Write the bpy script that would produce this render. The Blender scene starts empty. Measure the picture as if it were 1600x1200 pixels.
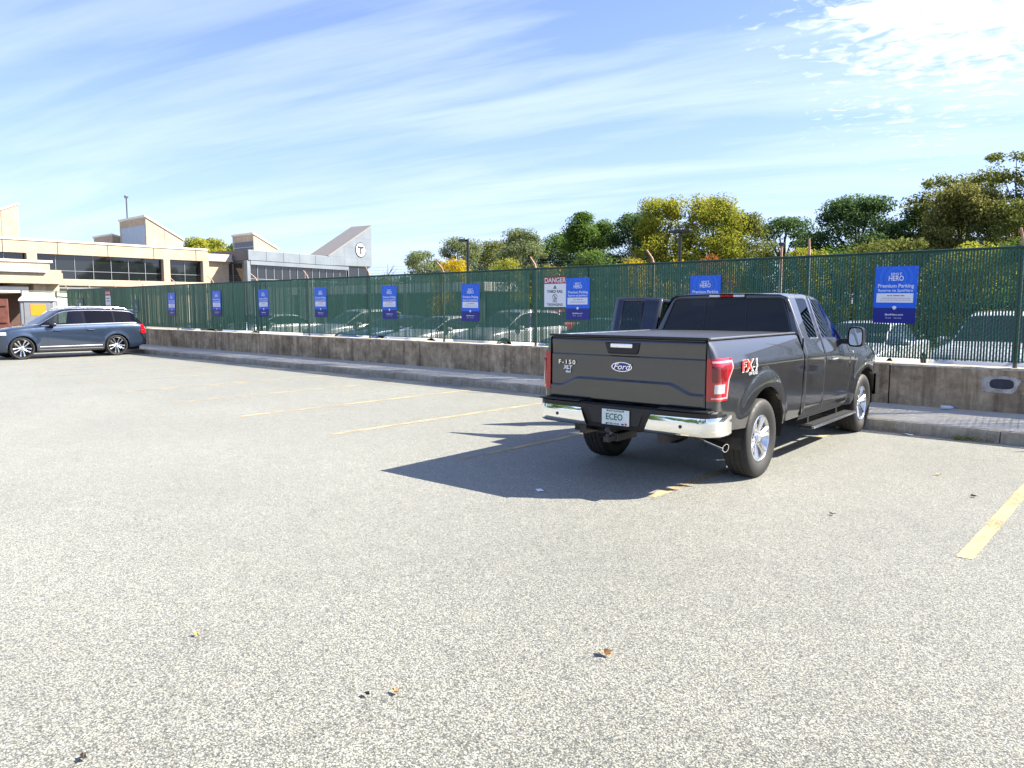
import bpy, bmesh, math, random
from mathutils import Vector, Matrix
from math import sin, cos, pi, radians as R
random.seed(7)
S = bpy.context.scene
COL = S.collection

# ---------------------------------------------------------------- camera
cam = bpy.data.objects.new('camera', bpy.data.cameras.new('camera'))
COL.objects.link(cam)
cam.data.sensor_width = 36.0
cam.data.lens = 36.0 * 1163 / 1600
cam.data.clip_start = 0.05
cam.data.clip_end = 5000
cam.location = (0, 0, 1.75)
cam.rotation_euler = (R(90 - 5.891), 0, R(42))
S.camera = cam

# ---------------------------------------------------------------- light
SUN = Vector((0.92, 0.84, 1.0)).normalized()
sl = bpy.data.lights.new('sun', 'SUN')
sl.energy = 5.0
sl.angle = R(0.4)
sl.color = (1.0, 0.935, 0.81)
so = bpy.data.objects.new('sun', sl)
COL.objects.link(so)
so.rotation_euler = (-SUN).to_track_quat('-Z', 'Y').to_euler()

W = bpy.data.worlds.new('World')
S.world = W
W.use_nodes = True
S.view_settings.view_transform = 'Standard'
S.view_settings.look = 'None'
S.view_settings.gamma = 1
S.view_settings.use_curve_mapping = False
S.view_settings.exposure = 1.75
S.cycles.max_bounces = 8
S.cycles.transparent_max_bounces = 24


def node(nt, typ, ins=None, **props):
    n = nt.nodes.new('ShaderNode' + typ)
    for k, v in props.items():
        setattr(n, k, v)
    for k, v in (ins or {}).items():
        s = n.inputs[k]
        if hasattr(v, 'is_linked') or hasattr(v, 'node'):
            nt.links.new(v, s)
        elif isinstance(v, (tuple, list)) and s.type == 'RGBA' and len(v) == 3:
            s.default_value = (*v, 1)
        else:
            s.default_value = v
    return n


def math_n(nt, op, a, b=0.0, c=0.0):
    n = node(nt, 'Math', {0: a, 1: b, 2: c}, operation=op)
    return n.outputs[0]


def ramp(nt, fac, stops, interp='LINEAR'):
    n = nt.nodes.new('ShaderNodeValToRGB')
    nt.links.new(fac, n.inputs[0])
    cr = n.color_ramp
    cr.interpolation = interp
    while len(cr.elements) > 1:
        cr.elements.remove(cr.elements[-1])
    for i, (p, c) in enumerate(stops):
        e = cr.elements[0] if i == 0 else cr.elements.new(p)
        e.position = p
        if not isinstance(c, (tuple, list)):
            c = (c, c, c)
        e.color = (*c, 1) if len(c) == 3 else c
    return n.outputs[0]


def mixc(nt, fac, a, b, mode='MIX'):
    n = nt.nodes.new('ShaderNodeMix')
    n.data_type = 'RGBA'
    n.blend_type = mode
    for idx, v in ((0, fac), (6, a), (7, b)):
        if hasattr(v, 'node'):
            nt.links.new(v, n.inputs[idx])
        else:
            n.inputs[idx].default_value = v if idx == 0 else ((*v, 1) if len(v) == 3 else v)
    return n.outputs[2]


# sky: Nishita air with thin cirrus streaks and one bank of altocumulus
nt = W.node_tree
nt.nodes.clear()
sky = node(nt, 'TexSky', sky_type='NISHITA', sun_disc=False)
sky.sun_elevation = math.asin(SUN.z)
sky.sun_rotation = math.atan2(SUN.x, SUN.y)
sky.air_density = 1.0
sky.dust_density = 0.6
sky.ozone_density = 3.0
tc = node(nt, 'TexCoord')
sep = node(nt, 'SeparateXYZ', {0: tc.outputs['Generated']})
zz = math_n(nt, 'MAXIMUM', sep.outputs[2], 0.0)
zp = math_n(nt, 'ADD', zz, 0.12)
px = math_n(nt, 'DIVIDE', sep.outputs[0], zp)
py = math_n(nt, 'DIVIDE', sep.outputs[1], zp)
pl = node(nt, 'CombineXYZ', {0: px, 1: py, 2: 0.0})
rot = node(nt, 'Mapping', {'Vector': pl.outputs[0], 'Rotation': (0, 0, R(-17))})
mp = node(nt, 'Mapping', {'Vector': rot.outputs[0], 'Scale': (0.42, 2.3, 1)})
n1 = node(nt, 'TexNoise', {'Vector': mp.outputs[0], 'Scale': 1.25, 'Detail': 9.0, 'Roughness': 0.58, 'Distortion': 0.35})
cir = ramp(nt, n1.outputs[0], [(0.40, 0.0), (0.60, 0.6), (0.78, 0.9)])
mp3 = node(nt, 'Mapping', {'Vector': pl.outputs[0], 'Rotation': (0, 0, R(-30)), 'Scale': (0.25, 0.5, 1)})
n3 = node(nt, 'TexNoise', {'Vector': mp3.outputs[0], 'Scale': 0.9, 'Detail': 3.0})
veil = ramp(nt, n3.outputs[0], [(0.3, 0.3), (0.7, 1.0)])
cir2 = math_n(nt, 'MULTIPLY', cir, veil)
# altocumulus bank
mp2 = node(nt, 'Mapping', {'Vector': rot.outputs[0], 'Scale': (1.15, 1.7, 1)})
n2 = node(nt, 'TexNoise', {'Vector': mp2.outputs[0], 'Scale': 13.0, 'Detail': 5.0, 'Roughness': 0.55, 'Distortion': 0.7})
n2b = node(nt, 'TexNoise', {'Vector': mp2.outputs[0], 'Scale': 2.6, 'Detail': 4.0})
dotn = node(nt, 'VectorMath', {0: tc.outputs['Generated'], 1: Vector((-0.19, 0.905, 0.38)).normalized()}, operation='DOT_PRODUCT')
core = ramp(nt, dotn.outputs['Value'], [(0.966, 0.0), (0.987, 0.34), (0.9990, 1.0)])
d2 = math_n(nt, 'ADD', math_n(nt, 'MULTIPLY', n2.outputs[0], 0.80), math_n(nt, 'MULTIPLY', n2b.outputs[0], 0.26))
d3 = math_n(nt, 'ADD', d2, math_n(nt, 'MULTIPLY', core, 0.40))
puff = ramp(nt, d3, [(0.68, 0.0), (0.78, 0.35), (0.88, 0.85), (1.02, 1.0)])
puff = math_n(nt, 'MULTIPLY', puff, ramp(nt, core, [(0.0, 0.0), (0.15, 1.0)]))
haze = ramp(nt, zz, [(0.0, 0.72), (0.10, 0.50), (0.28, 0.18), (0.6, 0.0)])
skyc = mixc(nt, 1.0, sky.outputs[0], (1.08, 1.04, 1.34), 'MULTIPLY')
c1 = mixc(nt, haze, skyc, (3.6, 4.75, 6.8))
c2 = mixc(nt, math_n(nt, 'MULTIPLY', cir2, 0.9), c1, (5.3, 6.1, 7.4))
c3 = mixc(nt, puff, c2, (7.6, 7.9, 8.4))
bg = node(nt, 'Background', {'Color': c3, 'Strength': 0.060})
out = node(nt, 'OutputWorld', {0: bg.outputs[0]})

# ---------------------------------------------------------------- helpers
def tag(o, label=None, cat=None, group=None, kind=None):
    if label: o['label'] = label
    if cat: o['category'] = cat
    if group: o['group'] = group
    if kind: o['kind'] = kind
    return o


def empty(name, loc=(0, 0, 0), rz=0.0, parent=None):
    o = bpy.data.objects.new(name, None)
    o.empty_display_size = 0.2
    COL.objects.link(o)
    o.location = loc
    o.rotation_euler = (0, 0, rz)
    o.parent = parent
    return o


class MB:
    """collects faces, builds one mesh object"""
    def __init__(s):
        s.v, s.f, s.m, s.k = [], [], [], {}

    def vert(s, p):
        key = (round(p[0], 5), round(p[1], 5), round(p[2], 5))
        i = s.k.get(key)
        if i is None:
            i = len(s.v)
            s.k[key] = i
            s.v.append((p[0], p[1], p[2]))
        return i

    def face(s, pts, m=0):
        ids = []
        for p in pts:
            i = s.vert(p)
            if not ids or (ids[-1] != i and i != ids[0]):
                ids.append(i)
        if len(ids) >= 3 and len(set(ids)) == len(ids):
            s.f.append(ids)
            s.m.append(m)

    def grid(s, rows, m=0, flip=False):
        for a, b in zip(rows[:-1], rows[1:]):
            for i in range(len(a) - 1):
                q = [a[i], a[i + 1], b[i + 1], b[i]]
                s.face(q[::-1] if flip else q, m)
        return s

    def box(s, x0, x1, y0, y1, z0, z1, m=0, M=None):
        c = [(x0, y0, z0), (x1, y0, z0), (x1, y1, z0), (x0, y1, z0), (x0, y0, z1), (x1, y0, z1), (x1, y1, z1), (x0, y1, z1)]
        if M is not None:
            c = [tuple(M @ Vector(p)) for p in c]
        for q in ((3, 2, 1, 0), (4, 5, 6, 7), (0, 1, 5, 4), (1, 2, 6, 5), (2, 3, 7, 6), (3, 0, 4, 7)):
            s.face([c[i] for i in q], m)
        return s

    def prism(s, poly, d, m=0):
        """poly: 3D points (planar, ccw seen from front), d: extrusion vector pointing to the back"""
        d = Vector(d)
        b = [tuple(Vector(p) + d) for p in poly]
        s.face(poly, m)
        s.face(b[::-1], m)
        n = len(poly)
        for i in range(n):
            j = (i + 1) % n
            s.face([poly[j], poly[i], b[i], b[j]], m)
        return s

    def tube(s, pts, rad, n=8, m=0, caps=True):
        pts = [Vector(p) for p in pts]
        rads = rad if isinstance(rad, (list, tuple)) else [rad] * len(pts)
        rings = []
        up = Vector((0.0, 0.0, 1.0))
        for i, p in enumerate(pts):
            t = (pts[min(i + 1, len(pts) - 1)] - pts[max(i - 1, 0)]).normalized()
            if abs(t.dot(up)) > 0.95:
                up = Vector((1, 0, 0)) if abs(t.x) < 0.9 else Vector((0, 1, 0))
            a = t.cross(up).normalized()
            b = a.cross(t).normalized()
            up = b
            rings.append([tuple(p + (a * cos(2 * pi * k / n) + b * sin(2 * pi * k / n)) * rads[i]) for k in range(n)])
        for r0, r1 in zip(rings[:-1], rings[1:]):
            for k in range(n):
                s.face([r0[k], r0[(k + 1) % n], r1[(k + 1) % n], r1[k]][::-1], m)
        if caps:
            s.face(rings[0], m)
            s.face(rings[-1][::-1], m)
        return s

    def lathe(s, prof, n=32, m=0, c=(0, 0, 0), axis='x', sgn=1):
        """prof: (a along axis, r)"""
        rings = []
        for k in range(n):
            t = 2 * pi * k / n
            row = []
            for a, r in prof:
                if axis == 'x': row.append((c[0] + a * sgn, c[1] + r * cos(t), c[2] + r * sin(t)))
                elif axis == 'z': row.append((c[0] + r * cos(t), c[1] + r * sin(t), c[2] + a))
                else: row.append((c[0] + r * sin(t), c[1] + a * sgn, c[2] + r * cos(t)))
            rings.append(row)
        rings.append(rings[0])
        return s.grid(rings, m, flip=(sgn < 0))

    def mesh(s, name, mats, smooth=None):
        me = bpy.data.meshes.new(name)
        me.from_pydata(s.v, [], s.f)
        for mt in (mats if isinstance(mats, (list, tuple)) else [mats]):
            me.materials.append(mt)
        if any(s.m):
            me.polygons.foreach_set('material_index', s.m)
        if smooth is not None:
            me.polygons.foreach_set('use_smooth', [True] * len(me.polygons))
            me.set_sharp_from_angle(angle=R(smooth))
        me.update()
        return me

    def build(s, name, mats, parent=None, smooth=None, bevel=0, seg=2, solid=0, fix=False):
        me = s.mesh(name, mats, smooth)
        if fix:
            bm = bmesh.new(); bm.from_mesh(me)
            bmesh.ops.recalc_face_normals(bm, faces=bm.faces)
            bm.to_mesh(me); bm.free()
        o = bpy.data.objects.new(name, me)
        COL.objects.link(o)
        o.parent = parent
        if solid:
            md = o.modifiers.new('s', 'SOLIDIFY'); md.thickness = solid; md.offset = -1
        if bevel:
            md = o.modifiers.new('b', 'BEVEL'); md.width = bevel; md.segments = seg; md.limit_method = 'ANGLE'; md.angle_limit = R(40)
        return o


def link_mesh(name, me, parent=None, loc=(0, 0, 0), rot=(0, 0, 0)):
    o = bpy.data.objects.new(name, me)
    COL.objects.link(o)
    o.parent = parent
    o.location = loc
    o.rotation_euler = rot
    return o


def copy_tree(o, parent=None):
    c = o.copy()
    COL.objects.link(c)
    c.parent = parent
    for ch in list(o.children):
        copy_tree(ch, c)
    return c


def lerp_t(tab, x):
    if x <= tab[0][0]: return tab[0][1]
    for (a, va), (b, vb) in zip(tab[:-1], tab[1:]):
        if x <= b:
            return va + (vb - va) * (x - a) / (b - a)
    return tab[-1][1]


def pchip(tab):
    xs = [t[0] for t in tab]; ys = [t[1] for t in tab]; n = len(xs)
    d = [(ys[i + 1] - ys[i]) / (xs[i + 1] - xs[i]) for i in range(n - 1)]
    m = [d[0]] + [0 if d[i - 1] * d[i] <= 0 else 2 * d[i - 1] * d[i] / (d[i - 1] + d[i]) for i in range(1, n - 1)] + [d[-1]]
    def f(x):
        if x <= xs[0]: return ys[0]
        if x >= xs[-1]: return ys[-1]
        i = 0
        while x > xs[i + 1]: i += 1
        h = xs[i + 1] - xs[i]; t = (x - xs[i]) / h
        return (ys[i] * (1 + 2 * t) * (1 - t) ** 2 + m[i] * h * t * (1 - t) ** 2 + ys[i + 1] * t * t * (3 - 2 * t) + m[i + 1] * h * t * t * (t - 1))
    return f


TXT = {}
def text_mesh(body, size, mat, extrude=0.0008, shear=0.0, spacing=1.0, bold=0.0, xs=1.0):
    key = (body, size, mat.name, shear, bold, xs, spacing)
    if key in TXT: return TXT[key]
    cu = bpy.data.curves.new('lettering', 'FONT')
    cu.body = body; cu.size = size; cu.extrude = extrude; cu.shear = shear
    cu.space_character = spacing; cu.offset = bold
    cu.align_x = 'CENTER'; cu.align_y = 'CENTER'; cu.resolution_u = 3
    ob = bpy.data.objects.new('lettering', cu)
    COL.objects.link(ob)
    dg = bpy.context.evaluated_depsgraph_get()
    me = bpy.data.meshes.new_from_object(ob.evaluated_get(dg))
    bpy.data.objects.remove(ob)
    bpy.data.curves.remove(cu)
    me.materials.clear(); me.materials.append(mat)
    if xs != 1.0:
        me.transform(Matrix.Diagonal((xs, 1, 1, 1)))
    TXT[key] = me
    return me


def text(name, body, size, mat, parent, loc, rot=(pi / 2, 0, 0), **kw):
    return link_mesh(name, text_mesh(body, size, mat, **kw), parent, loc, rot)


# ---------------------------------------------------------------- materials
def pmat(name, col, rough=0.6, metal=0.0, coat=0.0, spec=0.5, var=0.0, vscale=3.0, bump=0.0, bscale=60.0, emit=None, coat_r=0.03):
    m = bpy.data.materials.new(name)
    m.use_nodes = True
    nt = m.node_tree
    b = nt.nodes['Principled BSDF']
    b.inputs['Base Color'].default_value = (*col, 1)
    b.inputs['Roughness'].default_value = rough
    b.inputs['Metallic'].default_value = metal
    b.inputs['Coat Weight'].default_value = coat
    b.inputs['Coat Roughness'].default_value = coat_r
    b.inputs['Specular IOR Level'].default_value = spec
    if var or bump:
        t = node(nt, 'TexCoord')
    if var:
        n = node(nt, 'TexNoise', {'Vector': t.outputs['Object'], 'Scale': vscale, 'Detail': 6.0, 'Roughness': 0.6})
        lo = tuple(c * (1 - var) for c in col); hi = tuple(min(1, c * (1 + var)) for c in col)
        nt.links.new(ramp(nt, n.outputs[0], [(0.3, lo), (0.7, hi)]), b.inputs['Base Color'])
        rr = ramp(nt, n.outputs[0], [(0.3, max(0, rough - 0.08)), (0.7, min(1, rough + 0.08))])
        nt.links.new(rr, b.inputs['Roughness'])
    if bump:
        n = node(nt, 'TexNoise', {'Vector': t.outputs['Object'], 'Scale': bscale, 'Detail': 4.0})
        bp = node(nt, 'Bump', {'Height': n.outputs[0], 'Strength': bump, 'Distance': 0.02})
        nt.links.new(bp.outputs[0], b.inputs['Normal'])
    return m


def glass_mat(name, tint, refl=1.0, rough=0.0):
    m = bpy.data.materials.new(name)
    m.use_nodes = True
    nt = m.node_tree
    nt.nodes.clear()
    tr = node(nt, 'BsdfTransparent', {'Color': (*tint, 1)})
    gl = node(nt, 'BsdfGlossy', {'Color': (refl, refl, refl, 1), 'Roughness': rough})
    fr = node(nt, 'Fresnel', {'IOR': 1.6})
    mx = node(nt, 'MixShader', {0: fr.outputs[0], 1: tr.outputs[0], 2: gl.outputs[0]})
    node(nt, 'OutputMaterial', {0: mx.outputs[0]})
    return m


def asphalt_mat(name, lo, hi, scale=78.0, worn=0.3):
    m = bpy.data.materials.new(name)
    m.use_nodes = True
    nt = m.node_tree
    b = nt.nodes['Principled BSDF']
    t = node(nt, 'TexCoord')
    v = node(nt, 'TexVoronoi', {'Vector': t.outputs['Object'], 'Scale': scale, 'Randomness': 1.0})
    v2 = node(nt, 'TexVoronoi', {'Vector': t.outputs['Object'], 'Scale': scale * 2.3, 'Randomness': 1.0})
    s1 = node(nt, 'SeparateXYZ', {0: v.outputs['Color']})
    s2 = node(nt, 'SeparateXYZ', {0: v2.outputs['Color']})
    big = node(nt, 'TexNoise', {'Vector': t.outputs['Object'], 'Scale': 0.35, 'Detail': 5.0, 'Roughness': 0.6})
    mid = node(nt, 'TexNoise', {'Vector': t.outputs['Object'], 'Scale': 5.0, 'Detail': 5.0, 'Roughness': 0.7})
    f = math_n(nt, 'ADD', math_n(nt, 'MULTIPLY', s1.outputs[0], 0.55), math_n(nt, 'MULTIPLY', s2.outputs[1], 0.45))
    edge = ramp(nt, v.outputs['Distance'], [(0.0, 1.0), (0.45, 0.85), (0.75, 0.35)])
    f = math_n(nt, 'MULTIPLY', f, edge)
    mt = tuple((a + c) * 0.5 * 0.9 for a, c in zip(lo, hi))
    col = ramp(nt, f, [(0.1, lo), (0.38, mt), (0.72, hi)])
    warm = ramp(nt, s1.outputs[2], [(0.0, (0.93, 0.97, 1.0)), (0.5, (1.0, 1.0, 0.97)), (1.0, (1.05, 1.0, 0.89))])
    col = mixc(nt, 1.0, col, warm, 'MULTIPLY')
    shade = ramp(nt, big.outputs[0], [(0.3, 1 - worn), (0.7, 1 + worn * 0.4)])
    col = mixc(nt, 1.0, col, shade, 'MULTIPLY')
    sh2 = ramp(nt, mid.outputs[0], [(0.25, 0.86), (0.7, 1.08)])
    col = mixc(nt, 1.0, col, sh2, 'MULTIPLY')
    # a few dark oil spots
    sp = node(nt, 'TexVoronoi', {'Vector': t.outputs['Object'], 'Scale': 0.55, 'Randomness': 1.0})
    spd = math_n(nt, 'ADD', sp.outputs['Distance'], math_n(nt, 'MULTIPLY', mid.outputs[0], 0.12))
    oil = ramp(nt, spd, [(0.075, 0.55), (0.13, 1.0)])
    col = mixc(nt, 1.0, col, oil, 'MULTIPLY')
    # hairline cracks
    wv = node(nt, 'TexNoise', {'Vector': t.outputs['Object'], 'Scale': 0.9, 'Detail': 6.0, 'Roughness': 0.65})
    off = node(nt, 'VectorMath', {0: t.outputs['Object'], 1: wv.outputs['Color']}, operation='ADD')
    ck = node(nt, 'TexVoronoi', {'Vector': off.outputs[0], 'Scale': 0.16}, feature='DISTANCE_TO_EDGE')
    crack = ramp(nt, ck.outputs['Distance'], [(0.0, 0.85), (0.0012, 0.93), (0.003, 1.0)])
    col = mixc(nt, 1.0, col, crack, 'MULTIPLY')
    nt.links.new(col, b.inputs['Base Color'])
    b.inputs['Roughness'].default_value = 0.62
    b.inputs['Specular IOR Level'].default_value = 0.42
    b.inputs['Sheen Weight'].default_value = 0.24
    b.inputs['Sheen Roughness'].default_value = 0.44
    b.inputs['Sheen Tint'].default_value = (0.98, 1.0, 0.92, 1)
    bp = node(nt, 'Bump', {'Height': f, 'Strength': 0.55, 'Distance': 0.006})
    nt.links.new(bp.outputs[0], b.inputs['Normal'])
    return m


def concrete_mat(name, base, stain, pale, stain_amt=0.5, streak=0.6, scale=1.0):
    m = bpy.data.materials.new(name)
    m.use_nodes = True
    nt = m.node_tree
    b = nt.nodes['Principled BSDF']
    t = node(nt, 'TexCoord')
    g = node(nt, 'NewGeometry')
    n1 = node(nt, 'TexNoise', {'Vector': g.outputs['Position'], 'Scale': 1.6 * scale, 'Detail': 8.0, 'Roughness': 0.68})
    mpv = node(nt, 'Mapping', {'Vector': g.outputs['Position'], 'Scale': (7 * scale, 7 * scale, 0.5 * scale)})
    n2 = node(nt, 'TexNoise', {'Vector': mpv.outputs[0], 'Scale': 1.0, 'Detail': 6.0, 'Roughness': 0.7})
    n3 = node(nt, 'TexNoise', {'Vector': g.outputs['Position'], 'Scale': 9.0 * scale, 'Detail': 8.0, 'Roughness': 0.75})
    n4 = node(nt, 'TexNoise', {'Vector': g.outputs['Position'], 'Scale': 0.7 * scale, 'Detail': 4.0, 'Roughness': 0.6})
    col = mixc(nt, math_n(nt, 'MULTIPLY', ramp(nt, n1.outputs[0], [(0.38, 0.0), (0.62, 1.0)]), stain_amt), base, stain)
    col = mixc(nt, math_n(nt, 'MULTIPLY', ramp(nt, n2.outputs[0], [(0.48, 0.0), (0.66, 1.0)]), streak), col, stain)
    wf = math_n(nt, 'MULTIPLY', ramp(nt, n3.outputs[0], [(0.56, 0.0), (0.68, 1.0)]), ramp(nt, n4.outputs[0], [(0.45, 0.0), (0.6, 0.6)]))
    col = mixc(nt, wf, col, pale)
    fine = ramp(nt, n3.outputs[0], [(0.25, 0.75), (0.75, 1.2)])
    col = mixc(nt, 1.0, col, fine, 'MULTIPLY')
    nt.links.new(col, b.inputs['Base Color'])
    b.inputs['Roughness'].default_value = 0.9
    b.inputs['Specular IOR Level'].default_value = 0.2
    bp = node(nt, 'Bump', {'Height': n3.outputs[0], 'Strength': 0.45, 'Distance': 0.012})
    nt.links.new(bp.outputs[0], b.inputs['Normal'])
    return m


def leaf_mat(name, cols, trans=0.45):
    m = bpy.data.materials.new(name)
    m.use_nodes = True
    nt = m.node_tree
    nt.nodes.clear()
    g = node(nt, 'NewGeometry')
    t = node(nt, 'TexCoord')
    n = node(nt, 'TexNoise', {'Vector': t.outputs['Object'], 'Scale': 0.7, 'Detail': 3.0})
    f = math_n(nt, 'ADD', math_n(nt, 'MULTIPLY', g.outputs['Random Per Island'], 0.45), math_n(nt, 'MULTIPLY', math_n(nt, 'SUBTRACT', n.outputs[0], 0.22), 1.0))
    k = len(cols)
    c = ramp(nt, f, [(0.12 + 0.76 * i / (k - 1), cols[i]) for i in range(k)])
    d = node(nt, 'BsdfDiffuse', {'Color': c})
    tl = node(nt, 'BsdfTranslucent', {'Color': c})
    mx = node(nt, 'MixShader', {0: trans, 1: d.outputs[0], 2: tl.outputs[0]})
    node(nt, 'OutputMaterial', {0: mx.outputs[0]})
    return m


M = {}
M['asphalt'] = asphalt_mat('asphalt', (0.028, 0.029, 0.027), (0.40, 0.395, 0.345), 128.0, 0.16)
M['sidewalk'] = concrete_mat('sidewalk', (0.56, 0.535, 0.47), (0.38, 0.36, 0.31), (0.62, 0.60, 0.54), 0.5, 0.0, 0.8)
M['kerb'] = concrete_mat('kerb_granite', (0.46, 0.41, 0.32), (0.18, 0.15, 0.105), (0.58, 0.55, 0.48), 0.6, 0.5, 1.4)
M['wallc'] = concrete_mat('weathered_concrete', (0.56, 0.44, 0.29), (0.15, 0.105, 0.065), (0.72, 0.68, 0.60), 0.8, 0.8, 1.0)
M['wallcap'] = concrete_mat('wall_top_concrete', (0.42, 0.38, 0.31), (0.25, 0.22, 0.18), (0.6, 0.58, 0.54), 0.4, 0.0, 1.5)
M['grass'] = pmat('grass', (0.06, 0.08, 0.025), 0.95, var=0.5, vscale=2.0, bump=0.6)
M['slat'] = pmat('green_slat', (0.013, 0.088, 0.058), 0.42, var=0.25, vscale=9.0)
M['wire'] = pmat('green_wire', (0.012, 0.05, 0.035), 0.45)
M['post'] = pmat('fence_post', (0.11, 0.10, 0.09), 0.55, metal=0.4, var=0.3, vscale=12)
M['arm'] = pmat('rusty_arm', (0.42, 0.25, 0.18), 0.7, metal=0.2, var=0.3, vscale=20)
M['white'] = pmat('white_paint', (0.80, 0.80, 0.78), 0.45)
M['black'] = pmat('black_plastic', (0.012, 0.012, 0.013), 0.45, bump=0.05, bscale=300)
M['blacks'] = pmat('black_satin', (0.015, 0.015, 0.018), 0.3)
M['darkvoid'] = pmat('panel_gap_black', (0.004, 0.004, 0.004), 0.8)
M['chrome'] = pmat('chrome', (0.92, 0.92, 0.92), 0.045, metal=1.0)
M['alloy'] = pmat('machined_alloy', (0.72, 0.73, 0.75), 0.22, metal=1.0)
M['steel'] = pmat('steel', (0.30, 0.29, 0.28), 0.45, metal=0.9, var=0.3, vscale=20)
M['rubber'] = pmat('tyre_rubber', (0.013, 0.013, 0.013), 0.65, var=0.25, vscale=30, bump=0.1, bscale=120)
M['rubber_dust'] = pmat('tyre_tread_rubber', (0.034, 0.031, 0.028), 0.9, var=0.35, vscale=25)
M['red'] = pmat('red_lens', (0.46, 0.003, 0.008), 0.08, coat=1.0)
M['redpink'] = pmat('pink_reflector', (0.80, 0.30, 0.30), 0.15, coat=1.0)
M['clear'] = pmat('clear_lens', (0.62, 0.63, 0.65), 0.12, metal=0.5, coat=1.0)
# ---------------------------------------------------------------- ground
mb = MB()
mb.face([(-900, -700, 0), (700, -700, 0), (700, 900, 0), (-900, 900, 0)])
tag(mb.build('parking_lot_ground', M['asphalt']), kind='structure')
mb = MB()
mb.face([(-300, 41, 0.012), (200, 37, 0.012), (200, 400, 0.012), (-300, 400, 0.012)])
tag(mb.build('grass_verge', M['grass']), kind='structure')


def paint_mat(name, col, keep):
    m = bpy.data.materials.new(name)
    m.use_nodes = True
    nt = m.node_tree
    b = nt.nodes['Principled BSDF']
    t = node(nt, 'TexCoord')
    n1 = node(nt, 'TexNoise', {'Vector': t.outputs['Object'], 'Scale': 55.0, 'Detail': 5.0, 'Roughness': 0.7})
    n2 = node(nt, 'TexNoise', {'Vector': t.outputs['Object'], 'Scale': 2.2, 'Detail': 4.0})
    f = math_n(nt, 'ADD', math_n(nt, 'MULTIPLY', n1.outputs[0], 0.6), math_n(nt, 'MULTIPLY', n2.outputs[0], 0.4))
    a = ramp(nt, f, [(keep - 0.06, 1.0), (keep + 0.06, 0.0)])
    c = ramp(nt, n1.outputs[0], [(0.3, tuple(x * 0.75 for x in col)), (0.7, col)])
    nt.links.new(c, b.inputs['Base Color'])
    b.inputs['Roughness'].default_value = 0.8
    nt.links.new(a, b.inputs['Alpha'])
    return m


M['line1'] = paint_mat('yellow_line_paint', (0.52, 0.39, 0.20), 0.55)
M['line2'] = paint_mat('faded_yellow_line_paint', (0.52, 0.41, 0.23), 0.53)
M['line3'] = paint_mat('almost_worn_yellow_line_paint', (0.52, 0.42, 0.25), 0.505)
for k in range(12):
    x = -1.03 - 2.535 * k
    mb = MB()
    n = 24
    ys = [5.88 + (11.15 - 5.88) * i / n for i in range(n + 1)]
    mb.grid([[(x - 0.052 + random.uniform(-.004, .004), y, 0.004) for y in ys], [(x + 0.052 + random.uniform(-.004, .004), y, 0.004) for y in ys]], flip=True)
    tag(mb.build('parking_line', M['line1'] if k < 1 else M['line2'] if k < 5 else M['line3']), kind='structure')


def kerb_y(x):
    return lerp_t([(-12, 11.62), (-4, 11.34), (0, 11.22), (12, 10.9)], x)


mb = MB()
xs = [-33.6 + i * 0.8 for i in range(60)]
kz = 0.15
mb.grid([[(x, kerb_y(x) + 0.155, kz - 0.004) for x in xs], [(x, 13.14, 0.185) for x in xs]], flip=True)
sw = tag(mb.build('sidewalk', M['sidewalk'], fix=True), kind='structure')
x = -33.6
kerb = tag(MB().box(-33.6, 14, 11.75, 11.8, 0.0, 0.1).build('kerb', M['kerb']), kind='structure')
rk = random.Random(3)
while x < 13:
    L = rk.uniform(2.2, 2.7)
    x1 = min(x + L, 13.5)
    mb = MB()
    n = 7
    rows = []
    for i in range(n + 1):
        xx = x + 0.006 + (x1 - x - 0.012) * i / n
        y = kerb_y(xx) + rk.uniform(-.005, .005)
        dz = rk.uniform(-.004, .004)
        rows.append([(xx, y - 0.012, -0.05), (xx, y + 0.006, kz - 0.03 + dz), (xx, y + 0.022, kz + dz), (xx, y + 0.15, kz + 0.004), (xx, y + 0.152, -0.05)])
    mb.grid(rows)
    mb.face(rows[0]); mb.face(rows[-1][::-1])
    mb.build('kerb_stone', M['kerb'], kerb, fix=True)
    x = x1

# ---------------------------------------------------------------- concrete retaining wall
wall = tag(empty('retaining_wall', (-16, 13.28, 0)), 'low weathered brown concrete wall below the green fence', 'wall')
JX = [-33.35, -30.1, -26.5, -22.8, -18.97, -15.1, -11.23, -6.95, -3.51, 0.6, 4.6, 8.8, 13.0]
rk = random.Random(5)
for a, b in zip(JX[:-1], JX[1:]):
    mb = MB()
    nx, nz = 14, 6
    rows = []
    zt = 0.85 + rk.uniform(-.008, .008)
    dy = rk.uniform(-.012, .012)
    for i in range(nx + 1):
        xx = a + 0.012 + (b - a - 0.024) * i / nx + 16
        rows.append([(xx, 0.18, 0.0), (xx, 0.18, zt)] + [(xx, -0.15 + rk.uniform(-.006, .006), zt + rk.uniform(-.012, .004))] +
                    [(xx, -0.18 + dy + rk.uniform(-.004, .004), (zt - 0.03) * (1 - j / nz)) for j in range(nz + 1)])
    mb.grid(rows)
    mb.face(rows[0]); mb.face(rows[-1][::-1])
    o = mb.build('wall_panel', [M['wallc'], M['wallcap']], wall, fix=True)
    for p in o.data.polygons:
        if p.normal.z > 0.7: p.material_index = 1
mb = MB().box(-17.3, 29, -0.12, 0.1, 0.0, 0.8)
mb.build('joint_filler', M['darkvoid'], wall)
# raised joint pilasters
for jx in (-18.97, -11.23):
    MB().box(jx + 16 - 0.06, jx + 16 + 0.06, -0.205, -0.1, 0.0, 0.81).build('joint_strip', M['wallc'], wall, bevel=0.008)
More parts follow.
